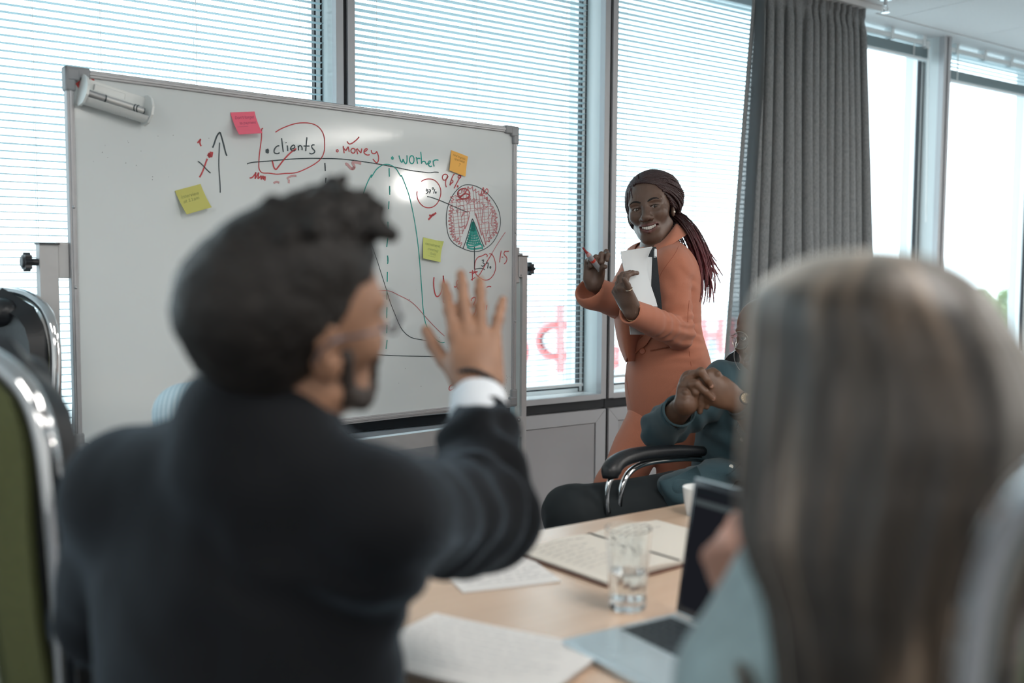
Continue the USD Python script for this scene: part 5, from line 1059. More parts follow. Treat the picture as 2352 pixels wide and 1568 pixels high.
    c = nk + UP * .022 + HF * .004; a = np.linspace(0, 2 * np.pi, 60); Rn = frame_from(z=UP + _r0 * .1, x=_r0)
    obj('shirt_collar', sheet(np.array([[c + Rn @ np.array([r * math.cos(q), r * 1.05 * math.sin(q), z]) for z, r in ((-.03, .068), (-.005, .067), (.022, .0635))] for q in a]), .003), SHIRT, t, True)
    # beaded bracelet
    wr = J['rw'] + (J['rw'] - J['re']) * .012; Rw = frame_from(z=(J['rw'] - J['re']) / 1 + RGT * .10 - UP * .02, x=RGT); bd = []
    for i in range(26):
        q = 2 * np.pi * i / 26; bd.append(xf(trimesh.creation.icosphere(1, .0046), None, wr + Rw[:, 0] * .0375 * math.cos(q) + Rw[:, 1] * .0315 * math.sin(q)))
    obj('bead_bracelet', cat(bd), mat('bead_black', (.012, .012, .014), .4), t, True)
    T = Solid(); T.add(Ell(pel, (.18, .14, .11), Ft), .04)
    for h_ in hp: T.chain([h_, h_ + fw * .42, h_ + fw * .42 - UP * .40], [.09, .07, .06], .03)
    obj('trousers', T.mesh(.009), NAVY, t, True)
    for h_ in hp:
        Fs = Fr(aim(50), (h_ + fw * .42) * [1, 1, 0]); q = Solid(); q.add(ell(Fs, (0, .06, .035), (.045, .13, .035)), .02).add(ell(Fs, (0, -.03, .06), (.04, .06, .055)), .02); q.cut(Half(Fs(0, 0, .0), -UP), .004); obj('shoe', q.mesh(.008), mat('shoe_black', (.015, .015, .016), .3), t, True)
    return J, Fh
def fit_glasses(t, F, k, wire, lens, R=.0235, r=.0012, y=.1005, temples=True):
    a = np.linspace(0, 2 * np.pi, 48); E = lambda *p: F(np.array(p) * k)
    for s in (-1, 1):
        ring = np.array([E(s * .034 + R * math.cos(q), y - .0045 * (R * math.cos(q) * s / R > 0) * abs(math.cos(q)) ** 2, -.004 + R * math.sin(q)) for q in a])
        obj('rim', tube(ring, r, 8, False), wire, t, True)
        g = np.vstack([[E(s * .034, y, -.004)], ring[:-1]]); n = len(g) - 1; f = np.array([[0, i + 1, (i + 1) % n + 1] for i in range(n)]); th = F.R[:, 1] * .0012
        v = np.vstack([g, g - th]); N = n + 1; f2 = f[:, ::-1] + N; e = np.array([[i + 1, (i + 1) % n + 1, (i + 1) % n + 1 + N] for i in range(n)] + [[i + 1, (i + 1) % n + 1 + N, i + 1 + N] for i in range(n)])[:, ::-1]
        obj('lens', trimesh.Trimesh(v, np.vstack([f, f2, e]), process=False), lens, t)
        if temples: obj('temple', tube(spline([E(s * (.034 + R), y - .004, .004), E(s * .070, .088, .004), E(s * .077, .03, .006), E(s * .079, -.012, .010), E(s * .079, -.03, -.008)], 24), r, 8), wire, t, True)
    obj('bridge', tube(spline([E(-.034 + R, y, .001), E(0, y + .002, .006), E(.034 - R, y, .001)], 12), r, 8), wire, t, True)
MJ, MF = suit_man()
# ================================================================ blonde woman close to the camera, seen from behind
def blonde():
    Z0 = .80; Fh = Fr(aim(33, -4, 2), P(2010, 965, Z0)); k = 1.0
    t = thing('person', 'woman with long straight blonde hair seen from behind at right, hand at chin', 'person', P(2050, 1300, Z0) * [1, 1, 0])
    J = {n: P(*a) for n, a in dict(neck=(1985, 1430, Z0), chest=(2010, 1800, Z0 + .02), ls=(1720, 1585, Z0 + .05), rs=(2120, 1680, Z0 + .02), le=(1640, 1950, Z0 + .18), lw=(1740, 1440, Z0 + .17)).items()}
    pel = J['chest'] * [1, 1, 0] + UP * .56 - HF * .03
    B = Solid(); w_, my = head(B, Fh, k, female=True, jaw=.9)
    B.add(Cap(Fh(0, -.03, -.07), J['neck'], .047, .052), .02).add(Cap(J['neck'], J['chest'], .06, .09), .05).add(Cap(J['chest'], pel, .095, .12), .05).chain([J['ls'], J['neck'], J['rs']], [.04, .05, .04], .03)
    J['re'] = J['rs'] - UP * .27 + HF * .05; J['rw'] = J['re'] + HF * .15 + _r0 * .18 - UP * .0
    B.chain([J['ls'], J['le'], J['lw']], [.04, .034, .026], .01).chain([J['rs'], J['re'], J['rw']], [.04, .035, .026], .01)
    fw = aim(52)[:, 1]; hp = [pel + np.cross(fw, UP) * s * .09 for s in (-1, 1)]
    for h_ in hp: B.chain([h_, h_ + fw * .40, h_ + fw * .40 - UP * .44], [.07, .05, .04], .03)
    yh = P(1662, 1225, Z0 + .165) - J['lw']; Fw = Fr(frame_from(y=yh, z=-RGT * .75 - FWD * .55), J['lw'])
    hand(B, Fw, -1, .92, ((62, 80, 40), (66, 84, 44), (70, 86, 46), (74, 88, 48)), (-4, -1, 2, 5), (20, 10, 20, 20))
    m = B.mesh(.005); body = obj('body', m, skin('skin_light', (.42, .235, .18), (.42, .17, .14), .5, .4), t, True); primvar(body, 'lip', lips_value(Fh, k, np.array(m.vertices), w_, my, 0))
    eyes(Fh, k, P(1490, 480, 3.3), t, (.06, .07, .08))
    # long hair: one smooth fall from the crown to the shoulder blades, strands as relief and colour
    top = P(2010, 578, Z0)
    prof = [(572, 1986, 12, .02), (578, 1986, 70, .045), (590, 1986, 118, .070), (612, 1986, 166, .092), (658, 1983, 226, .114), (704, 1988, 252, .125), (802, 2012, 286, .134), (907, 2027, 310, .134), (1065, 2032, 319, .118), (1195, 2028, 308, .098), (1281, 2030, 284, .086), (1392, 2032, 244, .074), (1568, 2037, 226, .064), (1760, 2037, 200, .055), (1950, 2037, 150, .04)]
    ys = np.array([p[0] for p in prof], float); n = 190; th = np.linspace(0, 2 * np.pi, n, endpoint=False); yy = np.r_[np.linspace(573, 612, 24), np.linspace(616, 720, 26), np.linspace(732, 1940, 80)]
    from scipy.interpolate import PchipInterpolator; cx, hw, dp = [PchipInterpolator(ys, [p[i] for p in prof])(yy) for i in (1, 2, 3)]; sst = lambda x: x * x * (3 - 2 * x); g = np.zeros((n, len(yy), 3)); rng = np.random.default_rng(2)
    for j, y in enumerate(yy):
        w = hw[j] * Z0 / FPX; c = P(cx[j], y, Z0 - .010 - .085 * sst(np.clip((y - 760) / 760, 0, 1))); s = np.clip((y - 600) / 500, 0, 1)
        # strands widen into locks lower down
        ph = th * 13 + 2.5 * np.sin(th * 3 + 1) + .0012 * y * np.sin(th * 5 + 2); rel = 1 + s * (.030 * np.sin(ph) + .014 * np.sin(ph * 2.7 + .002 * y) + .008 * np.sin(ph * 6.1))
        sx = np.sign(np.cos(th)) * np.abs(np.cos(th)) ** .92; g[:, j] = c + (_r0 * (w * sx * rel)[:, None] + HF * (dp[j] * np.sin(th) * rel)[:, None])
    i = np.arange(n)[:, None]; jj = np.arange(len(yy) - 1)[None]; M_ = len(yy); i2 = (i + 1) % n; a_, b_, c_, d_ = i * M_ + jj, i2 * M_ + jj, i2 * M_ + jj + 1, i * M_ + jj + 1
    f = np.vstack([np.stack([a_.ravel(), c_.ravel(), b_.ravel()], 1), np.stack([a_.ravel(), d_.ravel(), c_.ravel()], 1)]); v = g.reshape(-1, 3); v = np.vstack([v, g[:, 0].mean(0), g[:, -1].mean(0)]); N = n * M_
    f = np.vstack([f, np.stack([np.full(n, N), i[:, 0] * M_, i2[:, 0] * M_], 1), np.stack([np.full(n, N + 1), i2[:, 0] * M_ + M_ - 1, i[:, 0] * M_ + M_ - 1], 1)])
    hm = trimesh.Trimesh(v, f, process=False)
    if hm.volume < 0: hm.invert()
    HB = usdkit.material(stage, '/World/Looks/hair_blonde', {'at': ('attribute', dict(attribute='lock')), 'r': ('rgb_ramp', dict(ramp=[(0, (.008, .006, .0045)), (.35, (.020, .0145, .010)), (.65, (.048, .034, .023)), (.88, (.12, .086, .060)), (1, (.20, .148, .108))])), 'nb': ('wave_texture', dict(scale=1)), 'p': ('principled_bsdf', dict(roughness=.42, specular_ior_level=.4, sheen_weight=.55, sheen_roughness=.4, sheen_tint=(1.0, .95, .86)))}, [('at.fac', 'r.fac'), ('r.color', 'p.base_color')], surface='p.BSDF')
    hp_ = obj('hair', hm, HB, t, True)
    T_, Y_ = np.meshgrid(th, yy, indexing='ij'); lk = meshkit.fbm(np.stack([np.cos(T_) * 6, np.sin(T_) * 6, Y_ * .0022 + .6 * np.sin(T_ * 3)], -1), 5, 5); lk = np.clip((lk - .5) * 3.0 + .40 + .10 * np.sin(T_ * 31 + 2 + Y_ * .004), 0, 1)
    primvar(hp_, 'lock', np.r_[lk.ravel(), .5, .5])
    # loose strand falling over the shoulder
    for q, (pts, r) in enumerate([([(1790, 1290, Z0 + .10), (1740, 1400, Z0 + .10), (1705, 1480, Z0 + .05), (1722, 1600, Z0 - .04), (1760, 1720, Z0 - .05)], .009), ([(1760, 1180, Z0 + .1), (1752, 1300, Z0 + .10), (1765, 1420, Z0 + .06), (1800, 1560, Z0)], .016)]):
        lt = tube(spline([P(*p) for p in pts], 30), np.interp(np.linspace(0, 1, 30), [0, .3, 1], [r * .8, r, r * .5]), 10, flat=(HF, .5)); pr = obj('hair_strand', lt, HB, t, True); primvar(pr, 'lock', np.full(len(lt.vertices), .45 + .15 * q))
    BL = mat('blouse_teal_grey', (.22, .31, .33), .8, noise=(60, .08), sheen_weight=.2)
    K = Solid(); Ft = aim(38)
    K.add(Ell(J['chest'] + UP * .02 + HF * .03, (.15, .09, .22), Ft), .05).add(Ell(pel + UP * .12 + HF * .03, (.15, .11, .22), Ft), .07).chain([J['ls'], J['neck'] - UP * .035, J['rs']], [.060, .058, .060], .05)
    K.add(Cap(J['ls'], J['le'], .062, .052), .02).add(Cap(J['le'], J['le'] * .25 + J['lw'] * .75, .052, .040), .02).add(Cap(J['rs'], J['re'], .062, .052), .02).add(Cap(J['re'], J['rw'], .052, .04), .02)
    K.sub(Ell(J['neck'] + UP * .05, (.06, .06, .06)), .006); K.disp(fold(12, .006, (1, 1, .5), 3))
    obj('blouse', relax(K.mesh(.007), 2), BL, t, True)
    T = Solid(); T.add(Ell(pel, (.17, .14, .10), Ft), .04)
    for h_ in hp: T.chain([h_, h_ + fw * .40, h_ + fw * .40 - UP * .40], [.085, .065, .055], .03)
    obj('trousers', T.mesh(.01), mat('dark_trousers', (.02, .022, .028), .85), t, True)
    for h_ in hp:
        Fs = Fr(aim(52), (h_ + fw * .40) * [1, 1, 0]); q = Solid(); q.add(ell(Fs, (0, .06, .03), (.04, .12, .03)), .02).add(ell(Fs, (0, -.03, .05), (.035, .05, .045)), .02); q.cut(Half(Fs(0, 0, .0), -UP), .004); obj('shoe', q.mesh(.008), mat('shoe_black', (.015, .015, .016), .3), t, True)
blonde()
# ================================================================ seated man in a teal shirt with clasped hands
def shirt_man():
    ZM = 2.87; ZH = 2.60; Fh = Fr(aim(180 + 34, -2, 0), P(1756, 772, ZM)); k = 1.0
    t = thing('person', 'seated man in a blue-teal shirt with clasped hands and wristwatch, half hidden by blonde hair', 'person', P(1700, 1100, ZM) * [1, 1, 0])
    J = {n: P(*a) for n, a in dict(neck=(1764, 880, ZM + .02), chest=(1742, 985, ZM), hip=(1715, 1145, ZM + .04), rs=(1662, 878, ZM - .02), ls=(1868, 882, ZM + .05), re=(1520, 985, 2.80), rw=(1576, 926, ZH), le=(1800, 1075, 2.74), lw=(1697, 925, ZH + .01),
        rh=(1655, 1140, ZM - .04), rk=(1312, 1178, 2.60), lh=(1745, 1165, ZM - .02), lk=(1560, 1290, 2.45)).items()}
    B = Solid(); w_, my = head(B, Fh, k, smile=.35, nose=1.25)
    B.add(Cap(Fh(0, -.03, -.07), J['neck'], .056, .060), .02).add(Cap(J['neck'], J['chest'], .06, .10), .05).add(Cap(J['chest'], J['hip'], .10, .12), .05).chain([J['rs'], J['neck'] - UP * .03, J['ls']], [.05, .06, .05], .03)
    B.chain([J['rs'], J['re'], J['rw']], [.045, .040, .028], .01).chain([J['ls'], J['le'], J['lw']], [.045, .040, .029], .01)
    for s in 'rl':
        kn = J[s + 'k']; B.chain([J['hip'], J[s + 'h'], kn, kn * [1, 1, 0] + UP * .12 + (_r0 * .10 if s == 'r' else 0)], [.10, .08, .055, .04], .03)
    X = lambda x, y, dz=0.0: P(1540 + x / 7.127, 820 + y / 7.127, ZH + dz)
    # his left hand: back towards us
    lw = J['lw']; nz = -FWD
    B.add(FCap(lw, X(820, 560, .0), .029, .034, nz, .55), .012).add(FCap(X(900, 600, 0), X(640, 400, .006), .033, .033, nz, .5), .015).add(FCap(X(820, 640, .004), X(600, 610, .012), .026, .026, nz, .6), .015)
    for a, b in (((640, 290), (560, 330)), ((600, 400), (500, 430)), ((590, 520), (480, 560))): B.add(Cap(X(*a, .012), X(*b, .03), .0105, .010), .01)
    for pts in (((620, 640, .02), (610, 720, .012), (592, 815, .012)), ((520, 640, .025), (500, 760, .014), (482, 895, .018)), ((430, 690, .03), (400, 780, .02), (366, 850, .024))): B.chain([X(*p) for p in pts], [.0098, .0092, .0074], .004)
    B.chain([X(980, 560, .02), X(800, 400, .018), X(700, 330, .012)], [.016, .012, .010], .01)
    B.chain([X(560, 300, .035), X(690, 245, .016), X(775, 275, -.002)], [.0115, .0112, .0090], .006)                     # thumb lying on top
    # his right hand: fingers folded over it
    rw = J['rw']; B.add(FCap(rw, X(300, 560, .01), .028, .032, nz, .6), .012).add(FCap(X(340, 640, .02), X(330, 380, .02), .030, .028, nz, .6), .015)
    fs = [[(372, 285, .004), (500, 238, -.016), (600, 370, -.022), (656, 462, -.014)], [(278, 375, .002), (425, 440, -.020), (560, 560, -.026), (682, 668, -.014)], [(222, 470, .004), (345, 452, -.014), (412, 580, -.018), (395, 700, -.004)], [(178, 580, .006), (255, 585, -.010), (345, 690, -.012), (385, 790, .0)]]
    for pts, r in zip(fs, (.0098, .0102, .0098, .0088)):
        q = [X(*p) for p in pts]; B.chain(q, [r * 1.12, r * 1.02, r * .96, r * .84], .003)
        for c in q[:2]: B.add(Ell(c, np.ones(3) * r * 1.16), .006)
    m = B.mesh(.0026); SK = skin('skin_brown', (.125, .064, .038), (.16, .065, .05), .42, .5); body = obj('body', m, SK, t, True); primvar(body, 'lip', lips_value(Fh, k, np.array(m.vertices), w_, my, .35))
    eyes(Fh, k, P(1300, 700, 2.2), t)
    NAIL = mat('fingernail', (.33, .19, .145), .3)
    for pts in (fs[0], fs[1]):
        a, b = X(*pts[2]), X(*pts[3]); d = (b - a) / np.linalg.norm(b - a); c = b - FWD * .0062 + d * .0015; R = frame_from(y=d, z=-FWD)
        obj('fingernail', xf(trimesh.creation.icosphere(2, 1.0), R @ np.diag([.0058, .0068, .0026]), c), NAIL, t, True)
    c = X(790, 278, -.006); obj('fingernail', xf(trimesh.creation.icosphere(2, 1.0), frame_from(y=RGT + UP * -.2, z=-FWD + UP * .5) @ np.diag([.0058, .0070, .0030]), c), NAIL, t, True)
    # cropped hair
    Hs = Solid(); Hs.add(ell(Fh, np.array([0, -.018, .034]), np.array([.0755, .0955, .0825])), .01); Hs.sub(ell(Fh, np.array([0, .09, -.036]), np.array([.068, .080, .098])), .01); Hs.cut(Half(Fh(0, 0, -.045), -(Fh.R @ np.array([0, -.4, 1.0]))), .01)
    obj('hair', Hs.mesh(.0035), mat('hair_cropped', (.012, .010, .010), .8, bump=(500, .002)), t, True)
    WIRE = mat('gold_wire', (.62, .56, .46), .2, 1.0); LENS = '/World/Looks/lens'; fit_glasses(t, Fh, k, WIRE, UsdShade.Material.Get(stage, LENS), .0245, .0008, y=.104)
    ch = mat('chain_silver', (.7, .72, .72), .3, .8)
    obj('glasses_chain', tube(spline([Fh(.060, .098, .002), P(1690, 790, ZM - .10), P(1686, 818, ZM - .09), P(1700, 850, ZM - .06), Fh(.078, -.04, -.06)], 40), .0010, 6), ch, t); obj('glasses_chain', tube(spline([Fh(-.060, .098, .002), P(1722, 835, ZM - .14), P(1745, 885, ZM - .13), Fh(-.078, -.04, -.06)], 40), .0010, 6), ch, t)
    # shirt
    TEAL = mat('shirt_chambray', (.030, .070, .088), .85, noise=(900, .28), bump=(1400, .0006), sheen_weight=.15)
    K = Solid(); fB = aim(180 + 38); Fb = Fr(fB, J['chest'])
    K.add(Ell(J['chest'] - UP * .01, (.180, .125, .19), fB), .05).add(Ell(J['hip'] + UP * .06, (.165, .135, .15), fB), .07)
    K.chain([J['rs'], J['neck'] - UP * .030, J['ls']], [.058, .062, .058], .05); K.add(Ell(J['rs'] - UP * .015, (.064, .064, .07)), .03)
    K.add(Cap(J['rs'] - UP * .02, J['re'], .062, .056), .015); cu = J['re'] * .34 + J['rw'] * .66; K.add(Cap(J['re'], cu, .056, .045), .012)
    K.add(Cap(J['ls'], J['le'], .062, .056), .02); cl = J['le'] * .30 + J['lw'] * .70; K.add(Cap(J['le'], cl, .054, .044), .015)
    sleeve_end(K, cu, J['rw'] - J['re'], .039, .058); sleeve_end(K, cl, J['lw'] - J['le'], .039, .058)
    K.sub(Ell(J['neck'] + UP * .045 + fB[:, 1] * .03, (.062, .07, .07)), .008)
    # shirt tails over the thigh
    K.add(FCap(P(1660, 1085, ZM - .12), P(1545, 1118, ZM - .20), .050, .046, UP, .8), .03)
    K.disp(creases(J['re'], J['re'] - J['rs'], 130, .0055, .11, 2)).disp(creases(P(1660, 1090, ZM - .1), UP + _r0 * .5, 105, .006, .12, 3)).disp(creases(P(1655, 900, ZM - .05), _r0 + UP * .3, 120, .0045, .09, 7)).disp(fold(10, .006, (1, 1, .5), 5))
    km = relax(K.mesh(.0042), 2); obj('shirt', km, TEAL, t, True)
    RI = (trimesh.ray.ray_pyembree if hasattr(trimesh.ray, 'ray_pyembree') else trimesh.ray.ray_triangle).RayMeshIntersector(km)
    def on(px, py, off=0.0):
        d = ray(px, py); d = d / np.linalg.norm(d); h = RI.intersects_location([EYE], [d], multiple_hits=False)[0]; return (h[0] - d * off) if len(h) else P(px, py, ZM - .14)
    # loose tail hem hanging beside the thigh
    rows = [[(1600, 1070), (1570, 1085), (1540, 1098), (1514, 1104)], [(1612, 1100), (1580, 1115), (1545, 1128), (1518, 1122)], [(1612, 1130), (1585, 1142), (1555, 1150), (1526, 1145)], [(1606, 1146), (1588, 1152), (1560, 1160), (1536, 1164)]]
    g = np.array([[P(x, y, ZM - .235 + .012 * math.sin(j * 1.7 + i)) for j, (x, y) in enumerate(r)] for i, r in enumerate(rows)]); g = CubicSpline(np.arange(4), g, axis=0)(np.linspace(0, 3, 20)); g = CubicSpline(np.arange(4), g, axis=1)(np.linspace(0, 3, 20)); obj('shirt_tail', sheet(g, .002), TEAL, t, 60)
    BT = mat('shirt_button', (.70, .70, .64), .35)
    for px, py in ((1706, 987), (1704, 1009), (1679, 1071), (1543, 970), (1560, 973)):
        c = on(px, py, .0012); obj('button', xf(lathe([(0, 0), (.0056, 0), (.006, .0012), (.0045, .0022), (.003, .0016), (0, .0016)], sides=20), frame_from(z=-FWD, x=UP), c), BT, t, 30)
    obj('placket', tube(np.array([on(x, y, .0006) for x, y in spline([(1716, 905), (1699, 960), (1692, 985), (1714, 1015), (1690, 1075), (1668, 1090)], 40)]), .0013, 6), mat('shirt_seam', (.02, .048, .062), .8), t, True)
    a = np.linspace(0, 2 * np.pi, 50); Rc = frame_from(z=J['rw'] - J['re'], x=UP); obj('cuff_hem', tube(cu + (J['rw'] - J['re']) * .06 + (np.cos(a)[:, None] * Rc[:, 0] + np.sin(a)[:, None] * Rc[:, 1]) * .0425, .0032, 8, False), TEAL, t, True)
    nk = J['neck'] + UP * .005; Rn = frame_from(z=UP + _r0 * .05 - HF * .1, x=_r0); ph = np.linspace(0, 2 * np.pi, 60)
    obj('shirt_collar', sheet(np.array([[nk + Rn @ np.array([r * math.cos(q), r * 1.05 * math.sin(q), z]) for r, z in ((.082, -.018), (.070, .022), (.064, .036), (.061, .02))] for q in ph]), .002), TEAL, t, True)
    # trousers
    T = Solid(); T.add(Ell(J['hip'], (.17, .14, .11), fB), .04)
    for s in 'rl':
        kn = J[s + 'k']; T.chain([J[s + 'h'], kn, kn * [1, 1, 0] + UP * .14 + (_r0 * .10 if s == 'r' else 0)], [.088, .070, .065], .03)
    T.disp(fold(14, .005, (1, 1, 1), 4)); obj('trousers', relax(T.mesh(.006), 1), mat('trousers_black', (.008, .013, .016), .85, bump=(900, .0008)), t, True)
    for s in 'rl':
        kn = J[s + 'k'] + (_r0 * .10 if s == 'r' else 0); Fs = Fr(aim(180 + 50), kn * [1, 1, 0]); q = Solid(); q.add(ell(Fs, (0, .06, .035), (.045, .13, .035)), .02).add(ell(Fs, (0, -.03, .08), (.04, .06, .075)), .02); q.cut(Half(Fs(0, 0, .0), -UP), .004); obj('shoe', q.mesh(.008), mat('shoe_black', (.015, .015, .016), .3), t, True)
    # wristwatch
    ax = (J['lw'] - J['le']); ax /= np.linalg.norm(ax); wc = P(1703, 934, ZH + .012); Rw = frame_from(z=ax, x=UP)
    w = thing('wristwatch', 'chunky wristwatch with black strap and pale gold dial on the man\'s left wrist', 'watch', wc)
    r1 = np.array([[wc + Rw @ np.array([rr * math.cos(q), rr * .86 * math.sin(q), z]) for z, rr in ((-.012, .0335), (-.011, .0362), (.011, .0362), (.012, .0335))] for q in np.linspace(0, 2 * np.pi, 60)])
    obj('strap', sheet(r1, .002), mat('strap_black', (.016, .018, .020), .45, bump=(300, .001)), w, 40)
    for z in (-.004, .004): obj('strap_groove', tube(np.array([wc + Rw @ np.array([.0374 * math.cos(q), .0322 * math.sin(q), z]) for q in np.linspace(0, 2 * np.pi, 50)]), .0011, 6, False), mat('strap_dark', (.006, .007, .008), .6), w)
    dn = P(1716, 914, ZH - .02) - wc; dn /= np.linalg.norm(dn); dn = dn * .8 - FWD * .45; Rd = frame_from(z=dn, x=ax); dc = P(1713, 915, ZH - .014)
    obj('case', xf(lathe([(0, -.004), (.0165, -.004), (.0178, -.001), (.0172, .0035), (.0150, .0045), (.0142, .003), (0, .003)], sides=40), Rd, dc), mat('case_dark', (.06, .06, .062), .3, .9), w, 30)
    obj('dial', xf(lathe([(0, .0028), (.0142, .0028), (.0142, .0036), (0, .0036)], sides=40), Rd, dc), mat('dial_gold', (.52, .40, .24), .3, .4), w, 30)
    for i in range(12):
        q = i * math.pi / 6; obj('hour_mark', xf(box((-.0008, -.0015, 0), (.0008, .0015, .0008)), Rd @ rotz(q), dc + Rd @ np.array([-.0112 * math.sin(q), .0112 * math.cos(q), .0036])), mat('mark_pale', (.85, .78, .62), .3), w)
    for q, L in ((.6, .0075), (2.3, .0105)): obj('hand', xf(box((-.0006, -.001, .0038), (.0006, L, .0044)), Rd @ rotz(q), dc), mat('hand_dark', (.05, .04, .03), .4), w)
    obj('sub_dial', xf(lathe([(0, .0036), (.0042, .0036), (.0042, .0041), (0, .0041)], sides=24), Rd, dc + Rd @ np.array([0, -.004, 0])), mat('subdial_dark', (.12, .10, .08), .4), w)
    return J
MJ3 = shirt_man()
# ================================================================ colleague hidden behind the dark-haired man: only a pale blue shoulder shows
def colleague():
    ZC_ = 2.05; Fh = Fr(aim(30, 0, 0), P(600, 735, ZC_)); t = thing('person', 'seated colleague in a pale blue striped shirt almost hidden behind the dark-haired man', 'person', P(560, 1000, ZC_) * [1, 1, 0])
    nk, ch = P(585, 880, ZC_), P(570, 1060, ZC_); pel = ch * [1, 1, 0] + UP * .56; ls, rs = P(420, 952, ZC_ + .05), P(690, 985, ZC_ - .03)
    B = Solid(); w_, my = head(B, Fh, .96); B.add(Cap(Fh(0, -.03, -.07), nk, .052, .056), .02).add(Cap(nk, ch, .06, .1), .05).add(Cap(ch, pel, .1, .12), .05).chain([ls, nk, rs], [.04, .05, .04], .03)
    fw = aim(50)[:, 1]; hp = [pel + np.cross(fw, UP) * s * .09 for s in (-1, 1)]
    B.chain([ls, ls - UP * .26 + HF * .06, ls - UP * .26 + HF * .28 + _r0 * .1], [.04, .036, .026], .01).chain([rs, rs - UP * .26 + HF * .06, rs - UP * .26 + HF * .28], [.04, .036, .026], .01)
    for h_ in hp: B.chain([h_, h_ + fw * .4, h_ + fw * .4 - UP * .44], [.07, .055, .04], .03)
    m = B.mesh(.006); b = obj('body', m, UsdShade.Material.Get(stage, '/World/Looks/skin_light'), t, True); primvar(b, 'lip', np.zeros(len(m.vertices)))
    H_ = Solid(); H_.add(ell(Fh, (0, -.020, .036), (.078, .098, .086)), .01).sub(ell(Fh, (0, .09, -.03), (.08, .08, .098)), .01); obj('hair', H_.mesh(.006), mat('hair_brown', (.05, .035, .025), .6), t, True)
    K = Solid(); Ft = aim(35); K.add(Ell(ch, (.18, .115, .2), Ft), .05).add(Ell(pel + UP * .12, (.16, .13, .2), Ft), .06).chain([ls, nk - UP * .035, rs], [.056, .06, .056], .05)
    for s_ in (ls, rs): K.add(Cap(s_, s_ - UP * .26 + HF * .06, .062, .054), .02).add(Cap(s_ - UP * .26 + HF * .06, s_ - UP * .26 + HF * .22, .054, .044), .02)
    K.sub(Ell(nk + UP * .05, (.055, .058, .06)), .006).disp(fold(11, .006, (1, 1, .5), 2))
    ST = usdkit.material(stage, '/World/Looks/shirt_striped', {'tc': ('texture_coordinate', {}), 'mp': ('mapping', dict(rotation=(0, 0, .6))), 'w': ('wave_texture', dict(scale=28, distortion=.6)), 'r': ('rgb_ramp', dict(ramp=[(.3, (.36, .50, .58)), (.7, (.52, .64, .70))])), 'p': ('principled_bsdf', dict(roughness=.85))}, [('tc.object', 'mp.vector'), ('mp.vector', 'w.vector'), ('w.fac', 'r.fac'), ('r.color', 'p.base_color')], surface='p.BSDF')
    obj('shirt', K.mesh(.006), ST, t, True)
    T = Solid(); T.add(Ell(pel, (.17, .14, .10), Ft), .04)
    for h_ in hp: T.chain([h_, h_ + fw * .4, h_ + fw * .4 - UP * .4], [.085, .065, .055], .03)
    obj('trousers', T.mesh(.01), mat('dark_trousers', (.02, .022, .028), .85), t, True)
    for h_ in hp:
        Fs = Fr(aim(50), (h_ + fw * .4) * [1, 1, 0]); q = Solid(); q.add(ell(Fs, (0, .06, .03), (.04, .12, .03)), .02).add(ell(Fs, (0, -.03, .05), (.035, .05, .045)), .02); q.cut(Half(Fs(0, 0, .0), -UP), .004); obj('shoe', q.mesh(.008), mat('shoe_black', (.015, .015, .016), .3), t, True)
    return pel, fw
CP = colleague()
